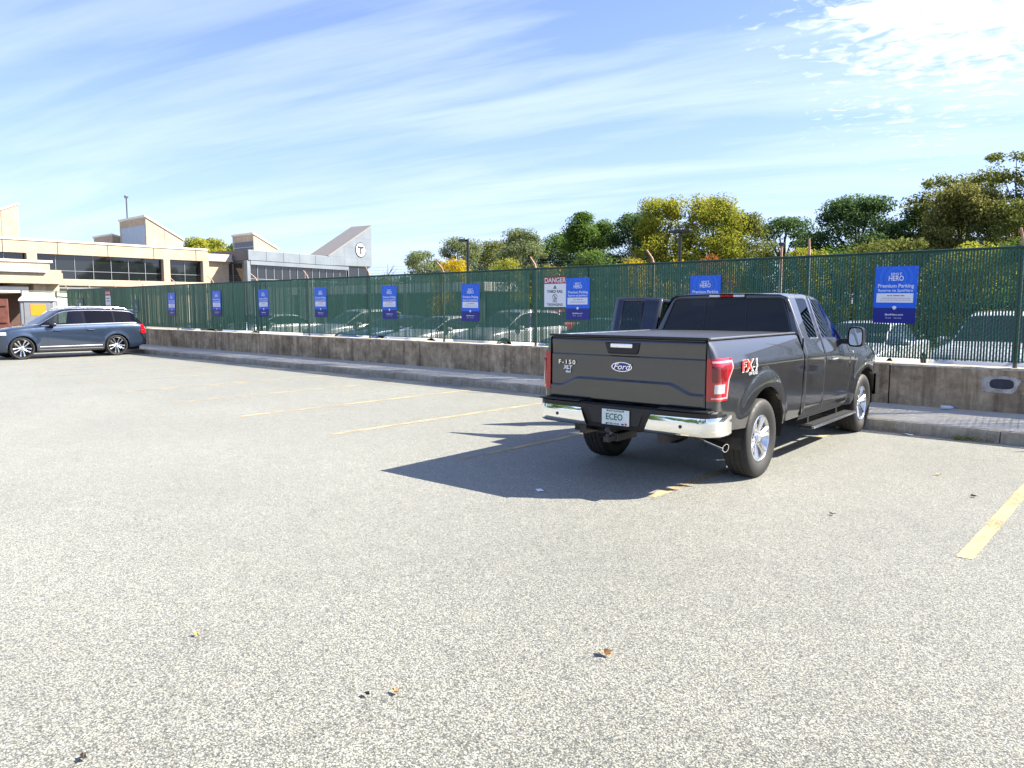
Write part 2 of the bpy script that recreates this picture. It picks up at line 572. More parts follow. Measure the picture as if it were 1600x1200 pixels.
# bare patch with whitish spalled rim and a dark metal plate
mb = MB()
pc = (-1.98 + 16, -0.202, 0.60)
ring = []
for k in range(36):
    t = 2 * pi * k / 36
    e = .5
    j = rk.uniform(.86, 1.1)
    ring.append((pc[0] - .01 + .25 * j * abs(cos(t)) ** e * (1 if cos(t) > 0 else -1), -0.1995, pc[2] + .125 * j * abs(sin(t)) ** e * (1 if sin(t) > 0 else -1)))
mb.prism(ring, (0, 0.03, 0))
mb.build('spalled_rim', concrete_mat('spalled_cement', (.60, .58, .54), (.26, .21, .16), (.80, .80, .79), .75, .5, 2.6), wall, fix=True)
mb = MB()
ring = []
for k in range(16):
    t = 2 * pi * k / 16
    e = 0.62
    ring.append((pc[0] + 0.02 + 0.155 * abs(cos(t)) ** e * (1 if cos(t) > 0 else -1), -0.204, pc[2] + 0.01 + 0.075 * abs(sin(t)) ** e * (1 if sin(t) > 0 else -1)))
mb.prism(ring, (0, 0.02, 0))
mb.build('dark_plate', pmat('dark_plate', (0.035, 0.035, 0.05), 0.6, var=0.4, vscale=15), wall, fix=True)

# ---------------------------------------------------------------- fence
FY = 13.25
fence = tag(empty('slatted_fence', (-15, FY, 0.85)), 'long dark green chain-link fence with privacy slats on the concrete wall', 'fence')
FZ0, FZ1 = 0.925 - 0.85, 2.63 - 0.85
POSTS = [-1.84 - 3.13 * k for k in range(-4, 14)]
rk = random.Random(11)
for i, X in enumerate(POSTS):
    zb = -0.02 if X > -33.4 else -0.85
    mb = MB()
    mb.tube([(X + 15, 0.05, zb), (X + 15, 0.05, FZ1 + 0.03)], 0.032, 10)
    p = mb.build('fence_post', M['post'], fence, smooth=40)
    top = Vector((X + 15, 0.05, FZ1 + 0.03))
    if i == 5:
        tip = top + Vector((0.0, -0.02, 0.28))
    else:
        tip = top + Vector((rk.uniform(-.06, 0.0), -0.17 + rk.uniform(-.05, .05), 0.24))
    mb = MB().tube([top - Vector((0, 0, 0.05)), top + (tip - top) * 0.25 + Vector((0, 0.01, 0.02)), tip], [0.03, 0.02, 0.015], 6)
    mb.build('barb_arm', M['arm'], p)
mb = MB()
for s in (0, 1, 2):
    mb.tube([(-42 + 15, -0.03 - 0.06 * s, FZ1 + 0.09 + 0.07 * s), (-8 + 15, -0.03 - .06 * s, FZ1 + 0.07 + 0.07 * s)], 0.0022, 4)
mb.build('strand_wire', M['steel'], fence)
MB().tube([(-42.6 + 15, 0.0, FZ1), (11 + 15, 0.0, FZ1)], 0.021, 8).build('top_rail', M['wire'], fence, smooth=40)
MB().tube([(-33.3 + 15, 0.0, FZ0 + 0.02), (11 + 15, 0.0, FZ0 + 0.02)], 0.006, 6).build('tension_wire', M['wire'], fence)
# chain link
mb = MB()
P = 0.08
H = FZ1 - FZ0


def wire_seg(mb, p, q, r=0.0019):
    d = (q - p).normalized()
    a = Vector((0, 1, 0)); b = d.cross(a).normalized()
    ring = [a * r, (b - a * 0.5) * r, (-b - a * 0.5) * r]
    i0 = len(mb.v)
    mb.v += [tuple(p + k) for k in ring] + [tuple(q + k) for k in ring]
    for k in range(3):
        mb.f.append([i0 + k, i0 + (k + 1) % 3, i0 + 3 + (k + 1) % 3, i0 + 3 + k])
        mb.m.append(0)


# straight diagonals both ways (front and back of the slats)
for sg in (1, -1):
    x = -42.6 + 15 - (H if sg > 0 else 0)
    while x < 11 + 15 + (H if sg < 0 else 0):
        x0, x1 = x, x + sg * H
        wire_seg(mb, Vector((x0, -0.008 * sg, FZ0)), Vector((x1, -0.008 * sg, FZ1)))
        x += P
tag(mb.build('chain_link', M['wire'], fence), kind='stuff')
# slats: the nearest 300 one by one, the rest in one mesh
PS = 0.041
me = MB().box(-0.0136, 0.0136, -0.002, 0.002, FZ0 + 0.005, FZ1 - 0.01).mesh('slat', M['slat'])
me2 = MB().box(-0.0164, 0.0164, -0.002, 0.002, FZ0 + 0.005, FZ1 - 0.01).mesh('slat', M['slat'])
cnt = 0
rs = random.Random(4)
smb = MB()


def slat_stuff(X, z0):
    w = (0.0148 if X > -8 else 0.0175) + rs.uniform(-.0012, .0012)
    a = rs.uniform(-.15, .15)
    ca, sa = cos(a) * w, sin(a) * w
    i0 = len(smb.v)
    z1 = FZ1 - 0.01 - abs(rs.gauss(0, .006))
    X += rs.uniform(-.003, .003)
    smb.v += [(X - ca, -sa - .002, z0), (X + ca, sa - .002, z0), (X + ca, sa + .002, z0), (X - ca, -sa + .002, z0),
              (X - ca, -sa - .002, z1), (X + ca, sa - .002, z1), (X + ca, sa + .002, z1), (X - ca, -sa + .002, z1)]
    for q in ((4, 5, 6, 7), (0, 1, 5, 4), (1, 2, 6, 5), (2, 3, 7, 6), (3, 0, 4, 7)):
        smb.f.append([i0 + k for k in q]); smb.m.append(0)


X = 11.0
while X > -42.5:
    X -= PS
    if rs.random() < 0.012 and X > -30:
        continue
    if -0.9 > X > -20 and cnt < 300:
        o = link_mesh('slat', me if X > -6.2 else me2, fence, (X + 15 + rs.uniform(-.003, .003), 0, -abs(rs.gauss(0, .006))), (0, 0, rs.uniform(-.18, .18)))
        cnt += 1
    else:
        slat_stuff(X + 15, FZ0 + 0.005 if X > -33.3 else -0.78)
tag(smb.build('slat_rows', M['slat'], fence), kind='stuff')

# ---------------------------------------------------------------- signs on the fence
M['s_blue'] = pmat('sign_blue', (0.008, 0.125, 0.74), 0.35, var=0.06, vscale=4)
M['s_blue2'] = pmat('sign_light_blue', (0.02, 0.165, 0.74), 0.35)
M['s_navy'] = pmat('sign_navy', (0.007, 0.014, 0.22), 0.35)
M['s_white'] = pmat('sign_white', (0.82, 0.83, 0.85), 0.4)
M['s_pink'] = pmat('sign_magenta', (0.62, 0.05, 0.35), 0.4)
M['s_grey'] = pmat('sign_grey_print', (0.35, 0.35, 0.5), 0.5)
M['s_red'] = pmat('sign_red', (0.42, 0.02, 0.025), 0.4)
M['s_ink'] = pmat('sign_black_print', (0.03, 0.03, 0.035), 0.5)
SIGN = {}


def ring_mesh(r0, r1, w, ztop, zbot, cz, y):
    """ring of print clipped to the board"""
    mb = MB()
    n = 96
    for k in range(n):
        a0, a1 = 2 * pi * k / n, 2 * pi * (k + 1) / n
        q = [(r * cos(a), y, cz + r * sin(a)) for r, a in ((r0, a0), (r1, a0), (r1, a1), (r0, a1))]
        if all(abs(p[0]) < w and zbot < p[2] < ztop for p in q):
            mb.face(q)
    return mb


def parking_sign(loc, label, tilt=0.0, w=0.32, h=0.92):
    t = empty('parking_sign', loc)
    t.rotation_euler = (0, tilt, 0)
    tag(t, label, 'sign', 'blue parking signs along the fence')
    if not SIGN:
        zb = h * 0.27
        SIGN['board'] = MB().box(-w, w, 0, 0.004, zb, h).mesh('upper_board', M['s_blue'])
        SIGN['band'] = MB().box(-w, w, -0.0005, 0.004, 0, zb).mesh('lower_band', M['s_navy'])
        r = MB()
        for r0, r1 in ((0.135, 0.165), (0.215, 0.25), (0.31, 0.35)):
            q = ring_mesh(r0, r1, w - .004, h - .004, zb + .003, h * 0.80, -0.0006)
            for f in q.f: r.face([q.v[i] for i in f])
        SIGN['rings'] = r.mesh('ring_print', M['s_blue2'])
        SIGN['panel'] = MB().box(-w + 0.04, w - 0.05, -0.0012, 0.001, 0.335, 0.485).mesh('white_panel', M['s_white'])
        l = MB()
        for z0, a, b in ((0.405, -0.2, 0.21), (0.375, -0.22, 0.2)):
            x = a
            rr = random.Random(int(z0 * 1000))
            while x < b:
                ww = rr.uniform(.015, .05)
                l.face([(x, -0.0016, z0 - .005), (x + ww, -0.0016, z0 - .005), (x + ww, -0.0016, z0 + .005), (x, -0.0016, z0 + .005)])
                x += ww + .008
        SIGN['lines'] = l.mesh('small_print', M['s_grey'])
        l = MB()
        for x, ww in ((-0.12, .035), (-0.075, .03), (-0.03, .10), (0.08, .06)):
            l.face([(x, -0.0016, .438), (x + ww, -0.0016, .438), (x + ww, -0.0016, .454), (x, -0.0016, .454)])
        SIGN['head'] = l.mesh('magenta_print', M['s_pink'])
        l = MB()
        l.prism([(0.032 * cos(2 * pi * k / 14), -0.0014, 0.255 + 0.026 * sin(2 * pi * k / 14)) for k in range(14)], (0, .001, 0))
        l.prism([(-.016, -0.0014, .218), (.016, -0.0014, .218), (.016, -0.0014, .224), (-.016, -0.0014, .224)], (0, .001, 0))
        SIGN['icon'] = l.mesh('icon_print', M['s_white'])
        l = MB()
        for x, ww in ((-.13, .035), (-.09, .05), (0.0, .05), (.06, .055)):
            l.face([(x, -0.0012, .078), (x + ww, -0.0012, .078), (x + ww, -0.0012, .09), (x, -0.0012, .09)])
        SIGN['foot'] = l.mesh('footer_print', M['s_grey'])
    for nm, k in (('upper_board', 'board'), ('lower_band', 'band'), ('ring_print', 'rings'), ('white_panel', 'panel'), ('small_print', 'lines'), ('magenta_print', 'head'), ('icon_print', 'icon'), ('footer_print', 'foot')):
        link_mesh(nm, SIGN[k], t)
    text('lettering', 'SPOT', 0.060, M['s_white'], t, (0, -0.0014, 0.79), bold=.0015, spacing=1.25)
    text('lettering', 'HERO', 0.112, M['s_white'], t, (0, -0.0014, 0.722), bold=.002, xs=.78)
    text('lettering', 'Premium Parking', 0.083, M['s_white'], t, (0, -0.0014, 0.603), bold=.001, xs=.95)
    text('lettering', 'Reserve via SpotHero', 0.060, M['s_white'], t, (0, -0.0014, 0.530), bold=.0008, xs=.98)
    text('lettering', 'SpotHero.com', 0.046, M['s_white'], t, (0, -0.0014, 0.140), bold=.0006)
    return t


SY = FY - 0.03
for x, z, lab, tl in ((-3.53, 1.49, 'largest blue parking sign, on the fence right of the pickup truck', .012),
                      (-6.90, 1.44, 'blue parking sign rising behind the cab roof of the pickup truck', 0),
                      (-9.96, 1.475, 'blue parking sign beside the white and red danger sign', 0.0),
                      (-13.31, 1.40, 'blue parking sign first to the left of the danger sign', .008),
                      (-16.50, 1.425, 'blue parking sign second to the left of the danger sign', -.01),
                      (-19.86, 1.44, 'blue parking sign third to the left of the danger sign', .006),
                      (-23.23, 1.435, 'blue parking sign fourth to the left of the danger sign', -.02),
                      (-26.56, 1.43, 'blue parking sign fifth to the left of the danger sign', .01),
                      (-30.33, 1.40, 'leftmost blue parking sign, nearest the blue SUV', .0)):
    parking_sign((x, SY, z), lab, tl)

t = tag(empty('danger_sign', (-10.60, SY, 1.755)), 'white danger sign with red header on the green fence', 'sign')
MB().box(-.31, .31, 0, .004, 0, .52).build('lower_board', M['s_white'], t)
MB().box(-.31, .31, -.0008, .004, .52, .675).build('red_header', M['s_red'], t)
text('lettering', 'DANGER', .155, M['s_white'], t, (0, -.0016, .595), bold=.002, xs=.98)
text('lettering', 'THIRD RAIL', .088, M['s_ink'], t, (0, -.0012, .345), bold=.002, xs=1.0)
text('lettering', 'NO', .078, M['s_ink'], t, (0, -.0012, .125), bold=.001)
text('lettering', 'TRESPASSING', .078, M['s_ink'], t, (0, -.0012, .05), bold=.001, xs=.97)
mb = MB()
mb.face([(-.055, -.001, .405), (.055, -.001, .405), (0, -.001, .50)])
mb.build('warning_triangle', pmat('sign_green_yellow', (.25, .28, .06), .5), t)
mb = MB()
mb.face([(-.008, -.002, .47), (-.022, -.002, .438), (.002, -.002, .442), (-.008, -.002, .412), (.02, -.002, .45), (.0, -.002, .448), (.01, -.002, .47)])
mb.build('bolt_symbol', M['s_ink'], t)
mb = ring_mesh(.058, .07, .3, .5, .05, .225, -.001)
mb.build('prohibition_ring', M['s_ink'], t)
mb = MB()
mb.prism([(-.05, -.0016, .27), (-.04, -.0016, .278), (.05, -.0016, .18), (.04, -.0016, .172)][::-1], (0, .001, 0))
mb.tube([(0, -.001, .255), (0, -.001, .256)], .012, 8)
mb.box(-.012, .012, -.0014, -.0006, .205, .243)
mb.tube([(-.004, -.001, .205), (-.022, -.001, .175)], .005, 5); mb.tube([(.004, -.001, .205), (.022, -.001, .18)], .005, 5)
mb.build('figure_symbol', M['s_ink'], t)

t = tag(empty('small_warning_sign', (-37.0, SY, 1.62)), 'narrow white warning sign with red top, far left on the fence', 'sign')
MB().box(-.3, .3, 0, .004, 0, .66).build('lower_board', M['s_white'], t)
MB().box(-.3, .3, -.001, .004, .66, .9).build('red_header', M['s_red'], t)
text('lettering', 'DANGER', .15, M['s_white'], t, (0, -.002, .78), bold=.002, xs=.98)
for z in (.52, .40, .18, .09):
    MB().box(-.2, .2, -.001, .0, z, z + .035).build('printed_line', M['s_ink'], t)
t = tag(empty('accessible_sign', (-33.88, SY, 1.50)), 'dark green fence sign with pale accessible parking symbol beside the fence post', 'sign')
MB().box(-.26, .26, 0, .004, 0, .58).build('board', pmat('sign_dark_teal', (.02, .07, .09), .4), t)
mb = ring_mesh(.06, .08, .3, .6, .0, .28, -.001)
mb.tube([(-.01, -.001, .44), (-.01, -.001, .45)], .03, 8)
mb.box(-.022, .0, -.0015, -.0005, .28, .41); mb.box(-.02, .07, -.0015, -.0005, .27, .29); mb.box(.06, .08, -.0015, -.0005, .19, .28)
mb.build('wheelchair_symbol', pmat('sign_pale_blue', (.35, .5, .6), .4), t)
MB().box(-.18, .18, -.001, 0, .07, .1).build('printed_line', M['s_grey'], t)
t = tag(empty('teal_pole_sign', (-40.6, SY - .02, 1.2)), 'small dark blue notice at the far left end of the fence', 'sign')
MB().box(-.33, .33, 0, .004, 0, .95).build('board', pmat('sign_slate_blue', (.02, .06, .13), .4), t)
MB().box(-.12, .12, -.001, 0, .5, .74).build('white_symbol', M['s_white'], t, bevel=.05)
# ---------------------------------------------------------------- shared vehicle helpers
M['tglass'] = glass_mat('privacy_glass', (0.012, 0.012, 0.015), 0.62)
M['cglass'] = glass_mat('tinted_glass', (0.35, 0.38, 0.38), 1.0)
M['mglass'] = glass_mat('door_glass', (0.16, 0.17, 0.18), 1.0)
M['seat'] = pmat('seat_fabric', (0.035, 0.034, 0.034), 0.85, var=0.2, vscale=8)
M['trim'] = pmat('interior_trim', (0.03, 0.03, 0.032), 0.6)
M['amber'] = pmat('amber_lens', (0.6, 0.2, 0.02), 0.15, coat=1)


def paint(name, col, metal=0.55, rough=0.32):
    m = pmat(name, col, rough, metal=metal, coat=1.0)
    nt = m.node_tree
    b = nt.nodes['Principled BSDF']
    b.inputs['Coat IOR'].default_value = 1.8
    t = node(nt, 'TexCoord')
    n = node(nt, 'TexNoise', {'Vector': t.outputs['Object'], 'Scale': 900.0, 'Detail': 1.0})
    nt.links.new(ramp(nt, n.outputs[0], [(0.3, tuple(c * 0.8 for c in col)), (0.7, tuple(c * 1.25 for c in col))]), b.inputs['Base Color'])
    d = node(nt, 'TexNoise', {'Vector': t.outputs['Object'], 'Scale': 4.0, 'Detail': 7.0, 'Roughness': 0.7})
    nt.links.new(ramp(nt, d.outputs[0], [(0.35, 0.02), (0.75, 0.10)]), b.inputs['Coat Roughness'])
    return m


def tyre(mb, c, sg, r, w, rr, lugs=44):
    """tyre with grooved tread, axis x, outer face towards sg"""
    h = w / 2
    n = lugs * 2
    prof = [(-h * .55, rr), (-h * .8, rr + .012), (-h * .98, rr + (r - rr) * .35), (-h, rr + (r - rr) * .6), (-h * .93, r - .022), (-h * .82, r - .006)]
    tread = []
    for k in range(4):
        a = -h * .80 + k * h * .40
        b = a + h * .32
        tread += [(a, r), (b, r)] + ([(b + .002, r - .008), (a + h * .40 - .002, r - .008)] if k < 3 else [])
    prof = prof + tread + [(-a, q) for a, q in prof[::-1]]
    rings = []
    for k in range(n):
        t = 2 * pi * k / n
        row = []
        for i, (a, q) in enumerate(prof):
            if k % 2 and (i in (4, 5, 6, 7) or i in (len(prof) - 5, len(prof) - 6, len(prof) - 7, len(prof) - 8)):
                q -= .006
            tt = t + (0.5 * pi / n if abs(a) < h * .5 else 0)
            row.append((c[0] + a * sg, c[1] + q * cos(tt), c[2] + q * sin(tt)))
        rings.append(row)
    rings.append(rings[0])
    np_ = len(prof)
    for a, b in zip(rings[:-1], rings[1:]):
        for i in range(np_ - 1):
            q = [a[i], a[i + 1], b[i + 1], b[i]]
            mb.face(q if sg > 0 else q[::-1], 1 if 5 <= i <= np_ - 7 else 0)


def make_wheel(parent, c, sg, r, w, rr, style):
    t = empty('wheel', c, parent=parent)
    mb = MB(); tyre(mb, (0, 0, 0), sg, r, w, rr)
    mb.build('tyre', [M['rubber'], M['rubber_dust']], t, smooth=35)
    h = w / 2
    mb = MB()
    mb.lathe([(h * .62, rr + .004), (h * .80, rr + .006), (h * .84, rr - .006), (h * .70, rr - .022), (-h * .5, rr - .035), (-h * .55, 0.02)], 48, 0, sgn=sg)
    mb.build('rim_barrel', M['rimdark'] if style == 'multi' else M['alloy'], t, smooth=40)
    mb = MB()
    if style == 'truck':
        f = h * .66
        for k in range(6):
            a0 = 2 * pi * k / 6 + .2
            for s2 in (-1, 1):
                ri, ro = .065, rr - .012
                a_in, a_out = a0 + s2 * .16, a0 + s2 * .155
                wi, wo = .024, .021
                p = []
                for rad, aa, ww, xo in ((ri, a_in, wi, f - .022), (ri + (ro - ri) * .45, a0 + s2 * .125, .021, f - .004), (ro, a_out, wo, f + .008)):
                    d = Vector((0, cos(aa), sin(aa))); q = Vector((0, -sin(aa), cos(aa)))
                    p.append([tuple(Vector((xo * sg, 0, 0)) + d * rad - q * ww), tuple(Vector(((xo + .012) * sg, 0, 0)) + d * rad - q * ww * .45), tuple(Vector(((xo + .012) * sg, 0, 0)) + d * rad + q * ww * .45), tuple(Vector((xo * sg, 0, 0)) + d * rad + q * ww), tuple(Vector(((xo - .045) * sg, 0, 0)) + d * rad + q * ww * .7), tuple(Vector(((xo - .045) * sg, 0, 0)) + d * rad - q * ww * .7), tuple(Vector((xo * sg, 0, 0)) + d * rad - q * ww)])
                mb.grid(p, 0, flip=(sg < 0))
        mb.lathe([(f - .05, .085), (f - .022, .085), (f - .012, .07), (f - .012, .05), (f, .046), (f + .012, .036), (f + .014, 0.0)], 24, 0, sgn=sg)
        mb.build('rim_spokes', M['alloy'], t, smooth=40, fix=True)
        mb = MB()
        for k in range(6):
            a = 2 * pi * k / 6 + pi / 6 + .2
            mb.tube([((f - .03) * sg, .062 * cos(a), .062 * sin(a)), ((f + .0) * sg, .062 * cos(a), .062 * sin(a))], .011, 6)
        mb.build('lug_nuts', M['chrome'], t)
        mb = MB()
        mb.lathe([(-.02, rr * .82), (-.01, rr * .82), (-.01, .05)], 28, 0, sgn=sg)
        mb.build('brake_disc', M['steel'], t, smooth=40)
    else:
        f = h * .74
        ns = 10 if style == 'multi' else 7
        for k in range(ns):
            a0 = 2 * pi * k / ns
            ww0, ww1 = (.016, .013) if style == 'multi' else (.02, .018)
            ro = rr - .008
            tw = .10 * (1 if k % 2 else -1) if style == 'multi' else 0
            p = []
            for rad, aa, ww, xo in ((.045, a0, ww0, f - .03), (rr * .6, a0 + tw * .4, ww0 * .8, f - .012), (ro, a0 + tw, ww1 * (2.2 if style == 'multi' else 1.2), f)):
                d = Vector((0, cos(aa), sin(aa))); q = Vector((0, -sin(aa), cos(aa)))
                p.append([tuple(Vector((xo * sg, 0, 0)) + d * rad - q * ww), tuple(Vector(((xo + .006) * sg, 0, 0)) + d * rad), tuple(Vector((xo * sg, 0, 0)) + d * rad + q * ww), tuple(Vector(((xo - .03) * sg, 0, 0)) + d * rad), tuple(Vector((xo * sg, 0, 0)) + d * rad - q * ww)])
            mb.grid(p, 0, flip=(sg < 0))
        mb.lathe([(f - .05, .06), (f - .02, .06), (f - .01, .035), (f - .008, 0.0)], 20, 0, sgn=sg)
        mb.build('rim_spokes', M['alloy'], t, smooth=40, fix=True)
    return t


M['rimdark'] = pmat('dark_rim', (0.03, 0.03, 0.032), 0.4, metal=0.6)

# ---------------------------------------------------------------- pickup truck
M['paint'] = paint('charcoal_metallic_paint', (0.027, 0.029, 0.033), 0.9, 0.44)
TR = tag(empty('pickup_truck', (-4.13, 7.30, 0), R(2.2)), 'charcoal grey pickup truck parked nose-in at the kerb with its far doors open', 'pickup truck')
TP = M['paint']
BXT = [(.40, .90), (.44, .925), (.50, .955), (.58, .972), (.70, .982), (.85, .987), (1.0, .993), (1.12, .998), (1.19, .998), (1.22, .991), (1.25, .979), (1.34, .946), (1.42, .906), (1.46, .880)]
bxf = pchip(BXT)
WR, AX, WB = 0.408, 0.858, 3.683   # tyre radius, half track, wheelbase
ARC = 0.535                         # wheel-arch radius


def flare(y, z, x):
    for yc in (0.0, WB):
        d = math.hypot(y - yc, z - .41)
        if d < ARC + .20:
            t = (d - ARC) / .17
            if t < 1: x += .040 * (1 - max(0, t)) ** .55 if t > 0.08 else .040 * .95
            elif t < 1.18: x += 0
    return x


# bed side path, s = distance along the plan outline from the tailgate gap round the corner and forward
SP = [(0, 1, -1.128), (.055, .48, -1.122), (.085, .2, -1.106), (.115, .06, -1.078), (.15, 0, -1.04)]


def bed_pt(s, z, off=0.0):
    def raw(s):
        if s >= .15: return 0.0, -1.04 + (s - .15)
        return lerp_t([(a, b) for a, b, c in SP], s), lerp_t([(a, c) for a, b, c in SP], s)
    xf, y = raw(s)
    x = flare(y, z, bxf(z) + (.886 - bxf(z)) * xf)
    if off:
        def full(q):
            k, yy = raw(max(0, q)); return bxf(z) + (.886 - bxf(z)) * k, yy
        x2, y2 = full(s + .01); x1, y1 = full(s - .01)
        tx, ty = x2 - x1, y2 - y1
        l = math.hypot(tx, ty) or 1
        x += off * ty / l; y -= off * tx / l
    return x, y


S_END = .15 + 1.04 + 1.145
ss = [0, .02, .055, .085, .10, .115, .15]
s = .19
while s < S_END - .02:
    ss.append(s); s += .045
ss.append(S_END)
for k in range(25):
    yy = ARC * cos(pi * k / 24)
    ss.append(.15 + 1.04 + yy * .9995)
ss = sorted(set(round(v, 5) for v in ss))
for v in (ARC * 1.0005, -ARC * 1.0005):
    ss.append(round(.15 + 1.04 + v, 6))
ss = sorted(ss)
upz = [1.12, 1.16, 1.19, 1.205, 1.22, 1.235, 1.25, 1.29, 1.34, 1.39, 1.42, 1.435]
for sg in (1, -1):
    mb = MB()
    rows = []
    for s_ in ss:
        y = -1.04 + (s_ - .15)
        zb = .50 if y > 0 else .585
        if abs(y) < ARC and s_ > .15: zb = max(zb, .41 + math.sqrt(max(0, ARC ** 2 - y * y)))
        col = []
        x, yy = bed_pt(s_, zb)
        col.append(((x - .10) * sg, yy, zb + .004))
        n = 14
        for i in range(n):
            z = zb + (1.12 - zb) * (i / n) ** .8
            x, yy = bed_pt(s_, z)
            col.append((x * sg, yy, z))
        for z in upz:
            x, yy = bed_pt(s_, z)
            col.append((x * sg, yy, z))
        x, yy = bed_pt(s_, 1.44)
        col.append(((x - .02) * sg, yy, 1.447)); col.append(((x - .06) * sg, max(yy, -1.11), 1.447)); col.append(((x - .065) * sg, max(yy, -1.11), 1.30))
        rows.append(col)
    mb.grid(rows, 0, flip=(sg > 0))
    bs = mb.build('bed_side', TP, TR, smooth=35, fix=False)
    # tail light
    def sR(z): return lerp_t([(.89, .285), (1.09, .305), (1.195, .395), (1.285, .405)], z)
    mb = MB()
    zs = [.895 + (1.285 - .895) * i / 26 for i in range(27)]
    rows = [[(lambda q: (q[0] * sg, q[1], z))(bed_pt(sR(z) * i / 18, z, .004 + .010 * min(1, 6 * min(i / 18, 1 - i / 18) + .0))) for i in range(19)] for z in zs]
    mb.grid(rows, 0, flip=(sg < 0))
    tl = mb.build('tail_light', M['red'], TR, smooth=50)
    def lpatch(name, mat, z0, z1, s0, s1, off=.0165, n=14):
        mb = MB()
        zz = [z0 + (z1 - z0) * i / n for i in range(n + 1)]
        mb.grid([[(lambda q: (q[0] * sg, q[1], z))(bed_pt((s0(z) if callable(s0) else s0) + ((s1(z) if callable(s1) else s1) - (s0(z) if callable(s0) else s0)) * i / 10, z, off)) for i in range(11)] for z in zz], 0, flip=(sg < 0))
        return mb.build(name, mat, tl, smooth=50)
    lpatch('light_bar', M['redpink'], 1.243, 1.262, .055, lambda z: sR(z) - .035)
    lpatch('light_bar', M['redpink'], .93, 1.2425, lambda z: sR(z) - .058, lambda z: sR(z) - .035)
    lpatch('light_bar', M['redpink'], .912, .9295, .05, lambda z: sR(z) - .035)
    lpatch('reverse_lamp', M['clear'], .965, 1.05, .07, .185, .0170)
    lpatch('dark_lens', pmat('dark_red_lens', (.16, .003, .006), .1, coat=1) if sg > 0 else bpy.data.materials['dark_red_lens'], 1.07, 1.215, .05, .215, .0160)
    # FX4 decal
    d = empty('decal', (sg * 1.0, -.43, 1.185), parent=TR)
    rz = pi / 2 if sg > 0 else -pi / 2
    RT = (pi / 2, 0, rz)
    M['dred'] = M.get('dred') or pmat('decal_red', (.62, .035, .02), .4)
    M['dgrey'] = M.get('dgrey') or pmat('decal_grey', (.42, .43, .45), .4)
    text('lettering', 'FX4', .158, M['dgrey'], d, (sg * .006, 0.004, -.003), RT, bold=.008, xs=1.45, extrude=.0004)
    text('lettering', 'FX', .15, M['dred'], d, (sg * .008, -.066 * sg, .0), RT, bold=.004, xs=1.42, extrude=.0004)
    text('lettering', '4', .135, M['black'], d, (sg * .008, .125 * sg, .0), RT, bold=.001, xs=1.4, extrude=.0004)
    text('lettering', 'OFF ROAD', .042, M['dgrey'], d, (sg * .007, .09 * sg, -.08), RT, bold=.001, xs=1.1, extrude=.0004)
    # arch liners
    for yc in (0.0, WB):
        mb = MB()
        rows = []
        for k in range(25):
            a = pi * (k / 24)
            y, z = yc + (ARC - .004) * cos(a), .41 + (ARC - .004) * sin(a)
            rows.append([(sg * (.985 if yc == 0 else .97), y, z), (sg * .60, y, z)])
        rows = [[(r[0][0], r[0][1], .36), (r[1][0], r[1][1], .36)] for r in rows[:1]] + rows + [[(r[0][0], r[0][1], .36), (r[1][0], r[1][1], .36)] for r in rows[-1:]]
        mb.grid(rows)
        mb.face([r[1] for r in rows])
        mb.build('wheel_arch_liner', M['black'], TR)

# bed inner box, floor, front wall
mb = MB()
mb.box(-.88, .88, -1.08, 1.12, .66, .70); mb.box(-.88, .88, 1.10, 1.14, .70, 1.42)
mb.build('bed_floor', M['black'], TR)
# bed cover
mb = MB()
rows = []
for i in range(25):
    x = -.85 + 1.70 * i / 24
    z = 1.462 + .012 * (1 - (x / .85) ** 2)
    rows.append([(x, -1.105, 1.435), (x, -1.118, 1.45), (x, -1.105, z - .002)] + [(x, -1.06 + 2.19 * j / 20, z + .0025 * (j % 2)) for j in range(21)] + [(x, 1.14, 1.44)])
mb.grid(rows)
cv = mb.build('bed_cover', pmat('cover_vinyl', (.035, .036, .04), .42, bump=.15, bscale=400), TR, smooth=40, fix=True)
for sg in (1, -1):
    mb = MB().box(sg * .862 - .03, sg * .862 + .03, -1.10, 1.13, 1.449, 1.470)
    mb.build('cover_rail', pmat('anodised_rail', (.30, .31, .33), .3, metal=.9) if sg > 0 else bpy.data.materials['anodised_rail'], cv, bevel=.008)
MB().box(-.90, .90, -1.135, -1.085, 1.449, 1.474).build('cover_end_bar', M['blacks'], cv, bevel=.008)

# tailgate
def tg_y(x, z):
    ax = abs(x)
    t = min(1, max(0, (ax - .50) / .27)); t = t * t * (3 - 2 * t)
    zc = 1.045 - .088 * t
    y = -1.126 - .012 * (1 - (x / .9) ** 2)
    if z < zc: u = min(1, (zc - z) / .026); y -= .022 * u * u * (3 - 2 * u) - .010 * min(1, (zc - z) / .22)
    if z > 1.262: u = min(1, (z - 1.262) / .014); y += .010 * u
    if z > 1.262: y -= .016 * ((z - 1.262) / .17) ** 1.6
    if z > 1.405: u = min(1, (z - 1.405) / .03); y += .02 * u * u
    if z < .83: y += .02 * ((.83 - z) / .03) ** 2
    if ax > .86: y += .012 * ((ax - .86) / .018) ** 2
    return y


